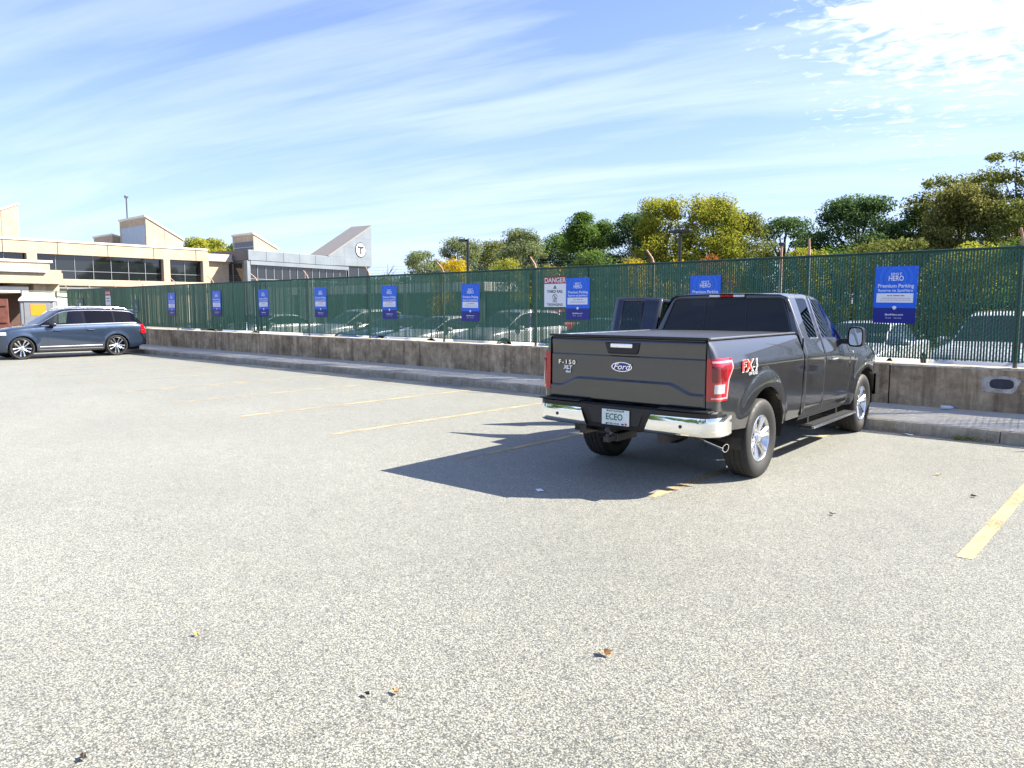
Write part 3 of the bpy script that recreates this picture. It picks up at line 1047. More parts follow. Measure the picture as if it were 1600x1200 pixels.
zs = sorted(set([.80 + .64 * i / 128 for i in range(129)] + [1.262, 1.27, 1.276, 1.405]))
xs = [-.878 + 1.756 * i / 140 for i in range(141)]
mb = MB()
mb.grid([[(x, tg_y(x, z), z) for x in xs] for z in zs])
mb.grid([[(x, tg_y(x, 1.44), 1.44) for x in xs], [(x, -1.08, 1.44) for x in xs]])
mb.grid([[(sgx * .878, tg_y(.878, z), z) for z in zs] for sgx in (1,)] + [[(.878, -1.08, z) for z in zs]], flip=True)
mb.grid([[(-.878, tg_y(.878, z), z) for z in zs], [(-.878, -1.08, z) for z in zs]])
mb.grid([[(-.878, -1.08, .80), (.878, -1.08, .80)], [(-.878, -1.08, 1.44), (.878, -1.08, 1.44)]], flip=True)
tgate = mb.build('tailgate', TP, TR, smooth=28)
for sg in (1, -1):
    MB().box(sg * .8835 - .004, sg * .8835 + .004, -1.115, -1.06, .80, 1.44).build('panel_gap', M['darkvoid'], TR)
bez = MB()
bz = [(-.205, 1.405), (-.165, 1.292), (.165, 1.292), (.205, 1.405)]
bez.prism([(x, -1.151, z) for x, z in bz], (0, .03, 0))
bez.build('handle_bezel', M['black'], tgate, bevel=.012, fix=True)
MB().box(-.125, .125, -1.170, -1.14, 1.352, 1.396).build('tailgate_handle', M['chrome'], tgate, bevel=.010, seg=3)
# oval emblem
def oval(rx, rz, y0, y1, n=40): return [[(rx * cos(2 * pi * k / n), y, 1.165 + rz * sin(2 * pi * k / n)) for k in range(n)] for y in (y0, y1)]
def oval_disc(name, rx, rz, y0, y1, mat):
    mb = MB(); a, b = oval(rx, rz, y0, y1)
    mb.prism(a, (0, y1 - y0, 0)); return mb.build(name, mat, tgate, bevel=.002, fix=True)
oval_disc('emblem_ring', .118, .049, -1.152, -1.13, M['chrome'])
oval_disc('emblem', .106, .040, -1.1545, -1.14, pmat('emblem_blue', (.008, .03, .26), .3))
text('emblem_lettering', 'Ford', .082, M['chrome'], tgate, (-.002, -1.1562, 1.166), shear=.35, xs=1.18, bold=.0005, extrude=.001)
text('badge_lettering', 'F-150', .062, M['chrome'], tgate, (-.665, -1.143, 1.182), spacing=1.25, xs=1.25, bold=.0008, extrude=.002)
text('badge_lettering', 'XLT', .050, M['s_white'], tgate, (-.655, -1.144, 1.128), shear=.2, xs=1.1, bold=.003, extrude=.001)
text('badge_lettering', '4x4', .036, M['s_white'], tgate, (-.650, -1.144, 1.085), shear=.2, xs=1.2, bold=.0015, extrude=.001)

# rear bumper
def bump_y(x): return -1.285 + .06 * (abs(x) / 1.0) ** 2.2 + (.10 * max(0, (abs(x) - .88) / .12) ** 2)
mb = MB()
prof = [(.12, .795), (.035, .80), (.008, .785), (.012, .745), (.02, .70), (.025, .62), (.045, .56), (.12, .55)]
rows = []
for i in range(61):
    x = -.995 + 1.99 * i / 60
    rows.append([(x, bump_y(x) + a, z) for a, z in prof])
mb.grid(rows)
for r_ in (rows[0], rows[-1]): mb.face(r_ if r_ is rows[0] else r_[::-1])
bump = mb.build('rear_bumper', M['black'], TR, smooth=40, fix=True)
for sg in (1, -1):
    mb = MB()
    rows = []
    zz = [.747, .742, .70, .65, .60, .575, .568]
    oo = [.012, -.004, -.010, -.012, -.008, .000, .02]
    for z, o_ in zip(zz, oo):
        x0 = .40 - .075 * (.747 - z) / .18
        row = []
        for i in range(25):
            x = x0 + (1.008 - x0) * i / 24
            y = bump_y(x) + o_ + .01
            row.append((sg * x, y, z))
        for k, (dx, dy) in enumerate(((.012, .10), (.010, .22), (.0, .30))):
            row.append((sg * (1.008 + dx), bump_y(1.0) + o_ * .3 + dy, z))
        rows.append(row)
    mb.grid(rows, 0, flip=(sg > 0))
    mb.build('chrome_cap', M['chrome'], bump, smooth=60, fix=False, solid=0)
    MB().tube([(sg * .70, bump_y(.7) - .006, .655), (sg * .70, bump_y(.7) + .01, .655)], .017, 14).build('parking_sensor', M['blacks'], bump)
    MB().box(sg * .70 - .24, sg * .70 + .27, -1.26, -1.13, .797, .812).build('step_pad', M['black'], bump, bevel=.005)
mb = MB()
mb.prism([(-.33, -1.272, .765), (-.26, -1.272, .60), (.26, -1.272, .60), (.33, -1.272, .765)], (0, .05, 0))
mb.build('plate_recess', M['black'], bump, bevel=.01, fix=True)
# licence plate
pm = pmat('plate_white', (.72, .78, .76), .4, var=.08, vscale=9)
pgm = pmat('plate_green', (.01, .13, .09), .5)
lp = MB().box(-.155, .155, -1.288, -1.283, .605, .757).build('license_plate', pm, TR, bevel=.004)
lp.location = (.02, 0, 0)
text('plate_lettering', 'ECEO', .088, pgm, lp, (-.012, -1.2892, .682), xs=.86, bold=.0012, spacing=1.02)
text('plate_lettering', 'NEW HAMPSHIRE', .022, pgm, lp, (0, -1.2892, .742), xs=.9)
text('plate_lettering', 'LIVE FREE OR DIE', .022, pgm, lp, (-.03, -1.2892, .618), xs=.9)
MB().box(.108, .132, -1.2895, -1.288, .611, .632).build('plate_sticker', M['dred'], lp)
MB().box(.07, .098, -1.2895, -1.288, .611, .626).build('plate_sticker', M['s_navy'], lp)
for x, z in ((-.09, .744), (.09, .744), (-.10, .615)):
    MB().tube([(x, -1.292, z), (x, -1.286, z)], .008, 8).build('plate_bolt', M['blacks'], lp)

# hitch, exhaust, underbody
MB().box(-.04, .04, -1.27, -.9, .44, .52).build('hitch_receiver', M['blacks'], TR, bevel=.006)
mb = MB().box(-.03, .03, -1.42, -1.2, .455, .505)
mb.lathe([(.505, .02), (.53, .014), (.54, .022), (.56, .028), (.585, .022), (.596, 0.0)], 14, c=(0, -1.39, 0), axis='z')
mb.build('tow_ball_mount', M['blacks'], TR, smooth=40)
mb = MB()
mb.tube([(.45, .2, .50), (.50, -.45, .50), (.58, -.66, .475), (.72, -.70, .45)], .032, 12)
mb.build('exhaust_pipe', M['steel'], TR, smooth=40)
mb = MB()
ax_ = Vector((.30, -.10, -.05)).normalized()
p0 = Vector((.70, -.695, .452))
mb.lathe([(0, .036), (.24, .043), (.25, .042), (.25, .037), (.05, .033)], 24, axis='x')
Rm = Vector((1, 0, 0)).rotation_difference(ax_).to_matrix()
mb.v = [tuple(p0 + Rm @ Vector(q)) for q in mb.v]
et = mb.build('exhaust_tip', M['chrome'], TR, smooth=40)
MB().tube([p0 + ax_ * .16, p0 + ax_ * .17], .0365, 16).build('exhaust_bore', M['darkvoid'], et)
mb = MB()
for sg in (1, -1):
    mb.box(sg * .45 - .04, sg * .45 + .04, -1.15, 4.3, .46, .60)
mb.box(-.8, .8, -.05, .05, .36, .46); mb.box(-.8, .8, WB - .05, WB + .05, .34, .44)
mb.lathe([(-.18, 0.02), (-.16, .10), (-.05, .15), (.08, .15), (.18, .08), (.2, .02)], 16, c=(0, 0, .40), axis='y')
mb.box(-.42, .42, .9, 3.0, .42, .55)
mb.build('chassis', M['blacks'], TR)
mb = MB(); mb.tube([(-.30, -.62, .47), (-.30, -.62, .60)], .36, 28)
mb.build('spare_tyre', M['rubber'], TR, smooth=40)
for sg in (1, -1):
    for yc in (0.0, WB):
        make_wheel(TR, (sg * AX, yc, WR), sg, WR, .272, .238, 'truck')

# cab and front, lofted from sections
CY0 = 1.18
beltf = lambda y: lerp_t([(1.1, 1.378), (1.9, 1.368), (2.45, 1.350), (2.72, 1.295), (2.98, 1.272), (3.3, 1.25), (4.0, 1.215), (4.45, 1.17), (4.6, 1.10)], y)
roofz = lambda y: lerp_t([(1.18, 1.905), (1.45, 1.922), (1.95, 1.926), (2.3, 1.908), (2.48, 1.868), (3.16, 1.325), (3.26, 1.312), (4.0, 1.285), (4.4, 1.225), (4.6, 1.12)], y)
roofx = lambda y: lerp_t([(1.18, .715), (1.9, .72), (2.3, .705), (2.48, .69), (3.16, .78), (4.3, .76), (4.6, .6)], y)
taper = lambda y: lerp_t([(3.3, 0.0), (4.1, -.012), (4.4, -.05), (4.6, -.16)], y)
LZ = [.43, .45, .52, .62, .75, .88, 1.0, 1.10, 1.16, 1.195, 1.22, 1.24]
GF = [.045, .845, .93, .982, 1.0, 1.0]


def cab_col(y):
    bz = beltf(y)
    sc = (bz - .85) / (1.378 - .85)
    inarch = abs(y - WB) < ARC
    za = .41 + math.sqrt(max(0, ARC ** 2 - (y - WB) ** 2)) if inarch else None
    pts = []
    nl = len(LZ)
    for i, z in enumerate(LZ):
        zo = z
        if inarch and za < 1.2:
            z = za + (1.24 - za) * max(0, (i - 1)) / (nl - 2)
            zo = z
        zz = z if z < .85 else .85 + (z - .85) * sc
        x = flare(y, zz, bxf(zo) + taper(y))
        if i == 0: x -= .10
        pts.append((x, y, zz))
    xb = bxf(1.36) + taper(y)
    pts.append((xb, y, bz))
    xr, zr = roofx(y), roofz(y)
    for k, f in enumerate(GF):
        z = bz + (zr - bz) * f + (.006 if k == 5 else 0)
        x = (xb - .010, xr + .042, xr + .012, xr - .06, xr * .5, 0)[k]
        x = min(x, xb - .008)
        yy = y
        if y < 1.24 and z > 1.378:
            yy = y + .11 * (z - 1.378) / .54 * (1.24 - y) / .06
        pts.append((x, yy, z))
    return pts


cols = [1.18, 1.21, 1.236, 1.244, 1.30, 1.36, 1.42, 1.47, 1.478, 1.56, 1.66, 1.74, 1.80, 1.808, 1.86, 1.916, 1.924, 1.965, 1.973, 2.05, 2.15, 2.25, 2.35, 2.42, 2.48, 2.56, 2.64, 2.72, 2.80, 2.86, 2.868, 2.92, 2.976, 2.984, 3.05, 3.10, WB - ARC * 1.0005, 3.16, 3.21, 3.26]
cols += [WB + ARC * .9995 * cos(pi * k / 22) for k in range(23)] + [WB + ARC * 1.0005, 4.26, 4.32, 4.40, 4.46, 4.52, 4.57, 4.6]
cols = sorted(set(round(c, 5) for c in cols))
CC = {y: cab_col(y) for y in cols}
RW, FW = (1.478, 1.80), (1.973, 2.86)
RD, FD = (1.24, 1.92), (1.92, 2.98)
parts = {}
NB = len(LZ)          # index of belt row


def put(key, q, m=0):
    parts.setdefault(key, MB()).face(q, m)


for y0, y1 in zip(cols[:-1], cols[1:]):
    ym = (y0 + y1) / 2
    for b in range(len(CC[y0]) - 1):
        for sg in (1, -1):
            q = [CC[y0][b], CC[y1][b], CC[y1][b + 1], CC[y0][b + 1]]
            q = [(p[0] * sg, p[1], p[2]) for p in q]
            if sg < 0: q = q[::-1]
            door = None
            if b >= 2 and b <= NB + 2 and not (b == NB + 2 and ym > 2.48) and not (b == NB + 1 and ym > 2.86):
                if RD[0] < ym < RD[1]: door = 'r'
                elif FD[0] < ym < FD[1]: door = 'f'
            gap = any(abs(ym - g) < .0045 for g in (1.24, 1.92, 2.98)) and 2 <= b <= NB + 2 and not (b > NB and ym > 2.9)
            if gap and sg > 0:
                put(('body', 0), q, 1)
            elif gap and sg < 0:
                put(('body', 0), q, 1)
            elif b == NB + 1 and RW[0] < ym < RW[1]: put(('rw', sg), q)
            elif b == NB + 1 and FW[0] < ym < FW[1]: put(('fw', sg), q)
            elif door: put((door + 'd', sg), q, 0)
            elif 2.48 < ym < 3.16 and b >= NB + 3: put(('ws', 0), q)
            elif ym > 3.26 and b >= NB: put(('hood', 0), q)
            elif ym > 2.98 and b < NB: put(('fender', sg), q)
            else: put(('body', 0), q)
# rear wall with window opening
def secx(z):
    c = CC[1.18]
    return lerp_t([(p[2], p[0]) for p in c[1:-2]], z)
def wally(z): return 1.18 + (.11 * (z - 1.378) / .54 if z > 1.378 else 0)
WZ0, WZ1 = 1.415, 1.852
def winx(z):
    u = (z - WZ0) / (WZ1 - WZ0)
    x = .842 - .150 * u
    r = .05
    dz = min(z - WZ0, WZ1 - z)
    if dz < r: x -= r - math.sqrt(max(0, r * r - (r - dz) ** 2))
    return x
zl = [.45, .7, .95, 1.16, 1.24, 1.30, 1.378, WZ0]
mb = parts[('body', 0)]
for a, b_ in zip(zl[:-1], zl[1:]):
    mb.face([(-secx(a), wally(a), a), (secx(a), wally(a), a), (secx(b_), wally(b_), b_), (-secx(b_), wally(b_), b_)], 0)
zw = [WZ0, WZ0 + .004, WZ0 + .012, WZ0 + .025, WZ0 + .05] + [WZ0 + .05 + (WZ1 - WZ0 - .1) * i / 8 for i in range(1, 8)] + [WZ1 - .05, WZ1 - .025, WZ1 - .012, WZ1 - .004, WZ1]
for a, b_ in zip(zw[:-1], zw[1:]):
    for sg in (1, -1):
        q = [(sg * winx(a), wally(a), a), (sg * secx(a), wally(a), a), (sg * secx(b_), wally(b_), b_), (sg * winx(b_), wally(b_), b_)]
        mb.face(q if sg > 0 else q[::-1], 0)
top = [p for p in CC[1.18] if p[2] > WZ1]
ring = [(-winx(WZ1), wally(WZ1), WZ1), (winx(WZ1), wally(WZ1), WZ1), (secx(WZ1), wally(WZ1), WZ1)] + [p for p in top if p[0] < secx(WZ1)] + [(-p[0], p[1], p[2]) for p in reversed(top[:-1]) if p[0] < secx(WZ1)] + [(-secx(WZ1), wally(WZ1), WZ1)]
mb.face(ring, 0)
c6 = CC[4.6]
fr = [(p[0], p[1], p[2]) for p in c6[1:]] + [(-p[0], p[1], p[2]) for p in reversed(c6[1:-1])]
MB_f = MB(); MB_f.face(fr[::-1]); MB_f.build('front_panel', TP, TR)
parts[('body', 0)].build('cab_body', [TP, M['darkvoid']], TR, smooth=35)
g = MB(); gs = MB()
for a, b_ in zip(zw[:-1], zw[1:]):
    g.face([(-winx(a) + .004, wally(a) - .001, a), (winx(a) - .004, wally(a) - .001, a), (winx(b_) - .004, wally(b_) - .001, b_), (-winx(b_) + .004, wally(b_) - .001, b_)])
rwn = g.build('rear_window', M['tglass'], TR, smooth=40)
loop = [(winx(z), wally(z) - .003, z) for z in zw] + [(-winx(z), wally(z) - .003, z) for z in zw[::-1]] + [(winx(zw[0]), wally(zw[0]) - .003, zw[0])]
gs.tube(loop, .011, 5)
gs.build('window_seal', M['blacks'], rwn)
for x in (-.27, .27):
    MB().box(x - .008, x + .008, 1.186, 1.196, WZ0 + .02, WZ0 + .03).build('slider_latch', M['blacks'], rwn)
    mbx = MB(); mbx.tube([(x, wally(WZ0) - .002, WZ0), (x * .97, wally(WZ1) - .002, WZ1)], .007, 5); mbx.build('slider_frame', M['blacks'], rwn)
parts[('ws', 0)].build('windshield', M['cglass'], TR, smooth=40)
parts[('hood', 0)].build('hood', TP, TR, smooth=35)
for sg in (1, -1): parts[('fender', sg)].build('front_fender', TP, TR, smooth=35)


def swing(mb, hinge, ang):
    Mx = Matrix.Translation(Vector((*hinge, 0))) @ Matrix.Rotation(ang, 4, 'Z') @ Matrix.Translation(-Vector((*hinge, 0)))
    mb.v = [tuple(Mx @ Vector(p)) for p in mb.v]
    return Mx


for sg in (1, -1):
    for kind, hinge, ang in (('r', (-.97, 1.244), R(95)), ('f', (-.97, 2.976), R(-62))):
        d, w = parts[(kind + 'd', sg)], parts[(kind + 'w', sg)]
        Mx = Matrix.Identity(4)
        if sg < 0:
            Mx = swing(d, hinge, ang); swing(w, hinge, ang)
        do = d.build('door', TP, TR, smooth=35, solid=(.055 if sg < 0 else .03))
        if sg < 0:
            do['label'] = 'open rear-hinged back door' if kind == 'r' else 'open front door'
        w.build('window', (M['tglass'] if sg > 0 else M['mglass']) if kind == 'r' else M['mglass'], do, smooth=40)
        if sg < 0:
            # inner door card below the belt
            y0, y1 = (1.27, 1.88) if kind == 'r' else (1.95, 2.94)
            c = MB().box(-.925, -.885, y0, y1, .56, 1.34); c.v = [tuple(Mx @ Vector(p)) for p in c.v]
            c.build('door_card', M['trim'], do, bevel=.01)
        if kind == 'f':
            h = MB()
            for a, b_, z0, z1, xo in ((2.06, 2.27, 1.105, 1.135, .036),):
                h.box(sg * (.998 + xo) - .012, sg * (.998 + xo) + .012, a, b_, z0, z1)
                for yy in (a + .01, b_ - .02): h.box(sg * (.998 + xo / 2) - .022, sg * (.998 + xo / 2) + .022, yy - .008, yy + .018, z0 + .003, z1 - .003)
            h.v = [tuple(Mx @ Vector(p)) for p in h.v]
            h.build('door_handle', M['chrome'] if sg > 0 else TP, do, bevel=.006)
            # mirror
            m_ = MB()
            hx0, hx1 = 1.045, 1.225
            prof = []
            for yy, sx, sz in ((2.62, 1.0, 1.0), (2.66, 1.04, 1.04), (2.74, .98, .98), (2.80, .75, .80), (2.83, .35, .4)):
                cx_, cz_ = (hx0 + hx1) / 2, 1.375
                ring = []
                for k in range(24):
                    t = 2 * pi * k / 24
                    e = .45
                    ring.append((sg * (cx_ + (hx1 - hx0) / 2 * sx * abs(cos(t)) ** e * (1 if cos(t) >= 0 else -1)), yy, cz_ + .125 * sz * abs(sin(t)) ** e * (1 if sin(t) >= 0 else -1)))
                prof.append(ring + ring[:1])
            m_.grid(prof, 0, flip=(sg < 0)); m_.face(prof[-1][:-1])
            m_.box(min(sg * .93, sg * 1.09), max(sg * .93, sg * 1.09), 2.66, 2.76, 1.28, 1.345)
            m_.v = [tuple(Mx @ Vector(p)) for p in m_.v]
            mo = m_.build('mirror', M['blacks'], TR, smooth=45, fix=True)
            gl = MB(); ring = [(sg * (1.135 + .076 * abs(cos(t)) ** .45 * (1 if cos(t) >= 0 else -1)), 2.628, 1.375 + .108 * abs(sin(t)) ** .45 * (1 if sin(t) >= 0 else -1)) for t in [2 * pi * k / 24 for k in range(24)]]
            gl.face(ring if sg < 0 else ring[::-1])
            gl.v = [tuple(Mx @ Vector(p)) for p in gl.v]
            gl.build('mirror_glass', M['chrome'], mo)
# third brake light
mb = MB()
def cap3(x0, x1, mat, name):
    m_ = MB(); m_.box(x0, x1, wally(1.88) - .028, wally(1.88) + .02, 1.872, 1.902)
    m_.build(name, mat, b3, bevel=.006)
b3 = MB().box(-.235, .235, wally(1.88) - .02, wally(1.88) + .02, 1.866, 1.908).build('high_brake_light', TP, TR, bevel=.008)
cap3(-.225, -.085, M['s_white'], 'cargo_lamp'); cap3(-.083, .083, M['red'], 'brake_lens'); cap3(.085, .225, M['s_white'], 'cargo_lamp')
# running boards
for sg in (1, -1):
    mb = MB().box(min(sg * .90, sg * 1.05), max(sg * .90, sg * 1.05), 1.36, 3.12, .335, .372)
    rb = mb.build('running_board', M['blacks'], TR, bevel=.012, seg=3)
    MB().box(min(sg * 1.045, sg * 1.062), max(sg * 1.045, sg * 1.062), 1.40, 3.08, .338, .366).build('board_edge', M['alloy'], rb, bevel=.005)
    for yy in (1.6, 2.7):
        MB().box(min(sg * .7, sg * .92), max(sg * .7, sg * .92), yy - .03, yy + .03, .35, .46).build('board_bracket', M['blacks'], rb)
    for i in range(4):
        MB().box(min(sg * (.93 + .026 * i), sg * (.943 + .026 * i)), max(sg * (.93 + .026 * i), sg * (.943 + .026 * i)), 1.45, 3.03, .371, .378).build('tread_strip', M['rubber'], rb)
    # black strip filling the gap between bed and cab
    MB().tube([(sg * .972, 1.165, .52), (sg * .972, 1.165, 1.40)], .010, 6).build('panel_gap', M['darkvoid'], TR)
# badge on the front fender
text('badge_lettering', 'F-150', .06, M['chrome'], TR, (.985, 3.04, 1.16), (pi / 2, 0, pi / 2), spacing=1.1, xs=1.2, extrude=.003)
# interior
mb = MB().box(-.88, .88, 1.22, 3.1, .50, .56)
mb.build('cab_floor', M['trim'], TR)
mb = MB().box(-.84, .84, 2.72, 3.12, .95, 1.24)
mb.build('dashboard', M['trim'], TR, bevel=.05)
for sx in (-.42, .42):
    st = MB().box(sx - .27, sx + .27, 1.95, 2.48, .72, .90).build('seat', M['seat'], TR, bevel=.05)
    b_ = MB().box(sx - .26, sx + .26, 1.86, 2.0, .85, 1.46); b_.build('backrest', M['seat'], st, bevel=.05)
    MB().box(sx - .13, sx + .13, 1.86, 1.95, 1.49, 1.68).build('headrest', M['seat'], st, bevel=.035)
st = MB().box(-.78, .78, 1.30, 1.62, .72, .88).build('rear_bench', M['seat'], TR, bevel=.04)
MB().box(-.78, .78, 1.26, 1.36, .85, 1.38).build('backrest', M['seat'], st, bevel=.04)
mb = MB(); ringp = [(-.42 + .18 * cos(t), 2.62 + .07 * sin(t), 1.18 + .165 * sin(t)) for t in [2 * pi * k / 24 for k in range(25)]]
mb.tube(ringp, .016, 6); mb.box(-.47, -.37, 2.60, 2.66, 1.14, 1.22); mb.box(-.58, -.26, 2.62, 2.64, 1.165, 1.19)
mb.build('steering_wheel', M['blacks'], TR)
MB().box(-.13, .13, 2.40, 2.42, 1.72, 1.79).build('inside_mirror', M['blacks'], TR, bevel=.01)
# front end
gr = MB().box(-.62, .62, 4.58, 4.63, .80, 1.13).build('grille', M['chrome'], TR, bevel=.03)
for i in range(4): MB().box(-.56, .56, 4.625, 4.64, .84 + .07 * i, .875 + .07 * i).build('grille_bar', M['blacks'], gr)
for sg in (1, -1):
    MB().box(min(sg * .63, sg * .90), max(sg * .63, sg * .90), 4.42, 4.60, .86, 1.12).build('headlight', M['clear'], TR, bevel=.04)
mb = MB()
rows = []
for i in range(21):
    x = -.99 + 1.98 * i / 20
    y = 4.72 - .22 * abs(x) ** 3
    rows.append([(x, y - .2, .78), (x, y - .02, .78), (x, y, .74), (x, y, .56), (x, y - .04, .50), (x, y - .2, .48)])
mb.grid(rows, 0, flip=True); mb.face(rows[0]); mb.face(rows[-1][::-1])
mb.build('front_bumper', M['chrome'], TR, smooth=40, fix=True)
M['piano'] = pmat('piano_black', (.006, .006, .007), .06)
# ---------------------------------------------------------------- passenger cars (lofted from sections)
def make_car(name, sp, mats, loc, rz, label, cat, detail=True, group=None):
    """sp: outline tables along y (rear axle at 0, nose +y)"""
    T = tag(empty(name, loc, rz), label, cat, group)
    P, G = mats
    f = {k: (pchip(v) if k not in ('zr',) else (lambda v: (lambda y: lerp_t(v, y)))(v)) for k, v in sp['tab'].items()}
    wb, AR, wr = sp['wb'], sp['arch'], sp['wr']
    y0, y1 = sp['tab']['hw'][0][0], sp['tab']['hw'][-1][0]
    LF = [0, 0, .10, .22, .38, .55, .70, .82, .91, .96, 1.0]
    LD = [-.16, -.045, -.016, -.008, -.002, 0, .003, .002, -.008, -.024, -.05]
    GFr = [.05, .84, .93, .985, 1.0, 1.0]
    wins = sp['wins']; doors = sp['doors']
    ys = set()
    n = 60 if detail else 30
    for i in range(n + 1): ys.add(y0 + (y1 - y0) * i / n)
    for a in (.0, .01, .03, .06): ys.add(y0 + a); ys.add(y1 - a)
    for a, b, _ in wins: ys.update((a, b))
    for g in doors: ys.update((g - .004, g + .004))
    ys.update((sp['ws'][0], sp['ws'][1], sp['bl'][0], sp['bl'][1], sp['hood']))
    for yc in (0, wb):
        ys = {y for y in ys if abs(abs(y - yc) - AR) > .008}
        k_ = 20 if detail else 12
        ys.update(yc + AR * .9995 * cos(pi * k / k_) for k in range(k_ + 1))
        ys.update((yc - AR * 1.0005, yc + AR * 1.0005))
    ys = sorted(set(round(y, 5) for y in ys))

    def col(y):
        hw, zb, bz, zr, xr = f['hw'](y), f['zb'](y), f['belt'](y), f['zr'](y), f['xr'](y)
        zr = max(zr, bz + .004)
        lo = zb
        for yc in (0, wb):
            if abs(y - yc) < AR:
                lo = max(lo, wr + math.sqrt(max(0, AR * AR - (y - yc) ** 2)) - .01)
        pts = []
        for i, (q, d) in enumerate(zip(LF, LD)):
            z = lo + (bz - lo) * q
            fr = (z - zb) / max(.01, bz - zb)
            dd = lerp_t(list(zip(LF[1:], LD[1:])), fr) if i else d
            x = hw + dd
            for yc in (0, wb):
                dist = math.hypot(y - yc, z - wr)
                if i and dist < AR + .09: x += .018 * (1 - max(0, dist - AR) / .09) ** .5
            pts.append((max(.02, x), y, z))
        xb = max(.02, hw + LD[-1])
        for k, q in enumerate(GFr):
            x = (xb - .012, xr + .05, xr + .015, xr - .07, xr * .5, 0)[k]
            pts.append((max(0 if k == 5 else .01, min(x, xb - .006 * (k + 1))), y, bz + (zr - bz) * q + (.008 if k == 5 else 0)))
        return pts
    CCs = {y: col(y) for y in ys}
    NBr = len(LF) - 1
    pr = {}
    def put(k, q, m=0): pr.setdefault(k, MB()).face(q, m)
    for a, b in zip(ys[:-1], ys[1:]):
        ym = (a + b) / 2
        for r in range(len(CCs[a]) - 1):
            for sg in (1, -1):
                q = [CCs[a][r], CCs[b][r], CCs[b][r + 1], CCs[a][r + 1]]
                q = [(p[0] * sg, p[1], p[2]) for p in q]
                if sg < 0: q = q[::-1]
                w = next((i for i, (u, v, _) in enumerate(wins) if u < ym < v), None)
                inds = any(u < ym < v for u, v in zip(doors[:-1], doors[1:]))
                if r == NBr + 1 and w is not None: put(('win', sg, w), q)
                elif r == NBr + 1 and sp['bl'][0] < ym < sp['ws'][1]: put(('pil', sg, sum(v < ym for _, v, _w in wins)), q)
                elif any(abs(ym - g) < .0045 for g in doors) and 2 <= r <= NBr: put(('body', 0, 0), q, 1)
                elif r <= 1 and sp.get('clad'): put(('clad', 0, 0), q)
                elif sp['ws'][0] < ym < sp['ws'][1] and r >= NBr + 3: put(('ws', 0, 0), q)
                elif sp['bl'][0] < ym < sp['bl'][1] and r >= NBr + 3: put(('bl', 0, 0), q)
                elif detail and inds and 2 <= r <= NBr:
                    k = next(i for i, (u, v) in enumerate(zip(doors[:-1], doors[1:])) if u < ym < v)
                    put(('door', sg, k), q)
                else: put(('body', 0, 0), q)
    body = pr[('body', 0, 0)]
    for y in (ys[0], ys[-1]):
        c = CCs[y]
        ring = [p for p in c[1:]] + [(-p[0], p[1], p[2]) for p in reversed(c[1:-1])]
        body.face(ring if y == ys[0] else ring[::-1], 0)
    body.build('body', [P, M['darkvoid']], T, smooth=40)
    if ('clad', 0, 0) in pr: pr[('clad', 0, 0)].build('lower_cladding', M['black'], T, smooth=40)
    for k, m_ in pr.items():
        if k[0] == 'pil': m_.build('pillar', M['piano'], T, smooth=40)
    pr[('ws', 0, 0)].build('windshield', G, T, smooth=40)
    pr[('bl', 0, 0)].build('rear_window', M['tglass'], T, smooth=40)
    drs = {}
    for k, m_ in pr.items():
        if k[0] == 'door': drs[k[1:]] = m_.build('door', P, T, smooth=40)
    for k, m_ in pr.items():
        if k[0] == 'win':
            wd = m_.build('side_window', M['tglass'] if wins[k[2]][2] else G, drs.get((k[1], min(k[2], 1))) if detail and k[2] > 0 and (k[1], k[2] - 1) in drs else T, smooth=40)
    # underbody and arch liners
    MB().box(-.72, .72, y0 + .25, y1 - .25, .20, .50).build('underbody', M['darkvoid'], T)
    for sg in (1, -1):
        for yc in (0, wb):
            mb = MB(); rows = []
            for k in range(17):
                a = pi * k / 16
                rows.append([(sg * (f['hw'](yc) - .03), yc + (AR - .004) * cos(a), wr - .01 + (AR - .004) * sin(a)), (sg * .58, yc + (AR - .004) * cos(a), wr - .01 + (AR - .004) * sin(a))])
            mb.grid(rows); mb.face([r_[1] for r_ in rows])
            mb.build('wheel_arch_liner', M['darkvoid'], T)
            if detail:
                make_wheel(T, (sg * (f['hw'](yc) - .135), yc, wr), sg, wr, .24, wr * sp['rim'], 'multi')
            else:
                t = MB(); tyre(t, (sg * (f['hw'](yc) - .135), yc, wr), sg, wr, .21, wr * .66, 14)
                w_ = t.build('wheel', [M['rubber'], M['rubber']], T, smooth=40)
                h = MB(); h.lathe([(.07, wr * .66), (.085, wr * .5), (.095, .05), (.095, 0)], 14, c=(sg * (f['hw'](yc) - .135), yc, wr), sgn=sg)
                h.build('rim', M['alloy'], w_, smooth=40)
    # lamps
    for sg in (1, -1):
        for nm, (ya, yb, za, zb_), mt in (('headlight', sp['hl'], M['clear']), ('tail_light', sp['tl'], M['red'])):
            mb = MB(); rows = []
            for i in range(7):
                z = za + (zb_ - za) * i / 6
                row = []
                for j in range(9):
                    y = ya + (yb - ya) * j / 8
                    c = col(y)
                    x = lerp_t(sorted([(p[2], p[0]) for p in c[1:NBr + 3]]), z) if y0 < y < y1 else .5
                    row.append((sg * (x + .012), y, z))
                rows.append(row)
            mb.grid(rows, 0, flip=(sg > 0))
            mb.build(nm, mt, T, smooth=50, fix=False)
        mx = MB()
        ym_ = sp['mirror']
        zc_ = f['belt'](ym_) + .06
        xh = f['hw'](ym_) + .07
        rows = []
        for yy, k1 in ((-.09, .9), (-.06, 1.0), (.02, 1.0), (.08, .75), (.11, .3)):
            rows.append([(sg * (xh + .115 * k1 * cos(t)), ym_ + yy, zc_ + .075 * k1 * sin(t)) for t in [2 * pi * k / 14 for k in range(15)]])
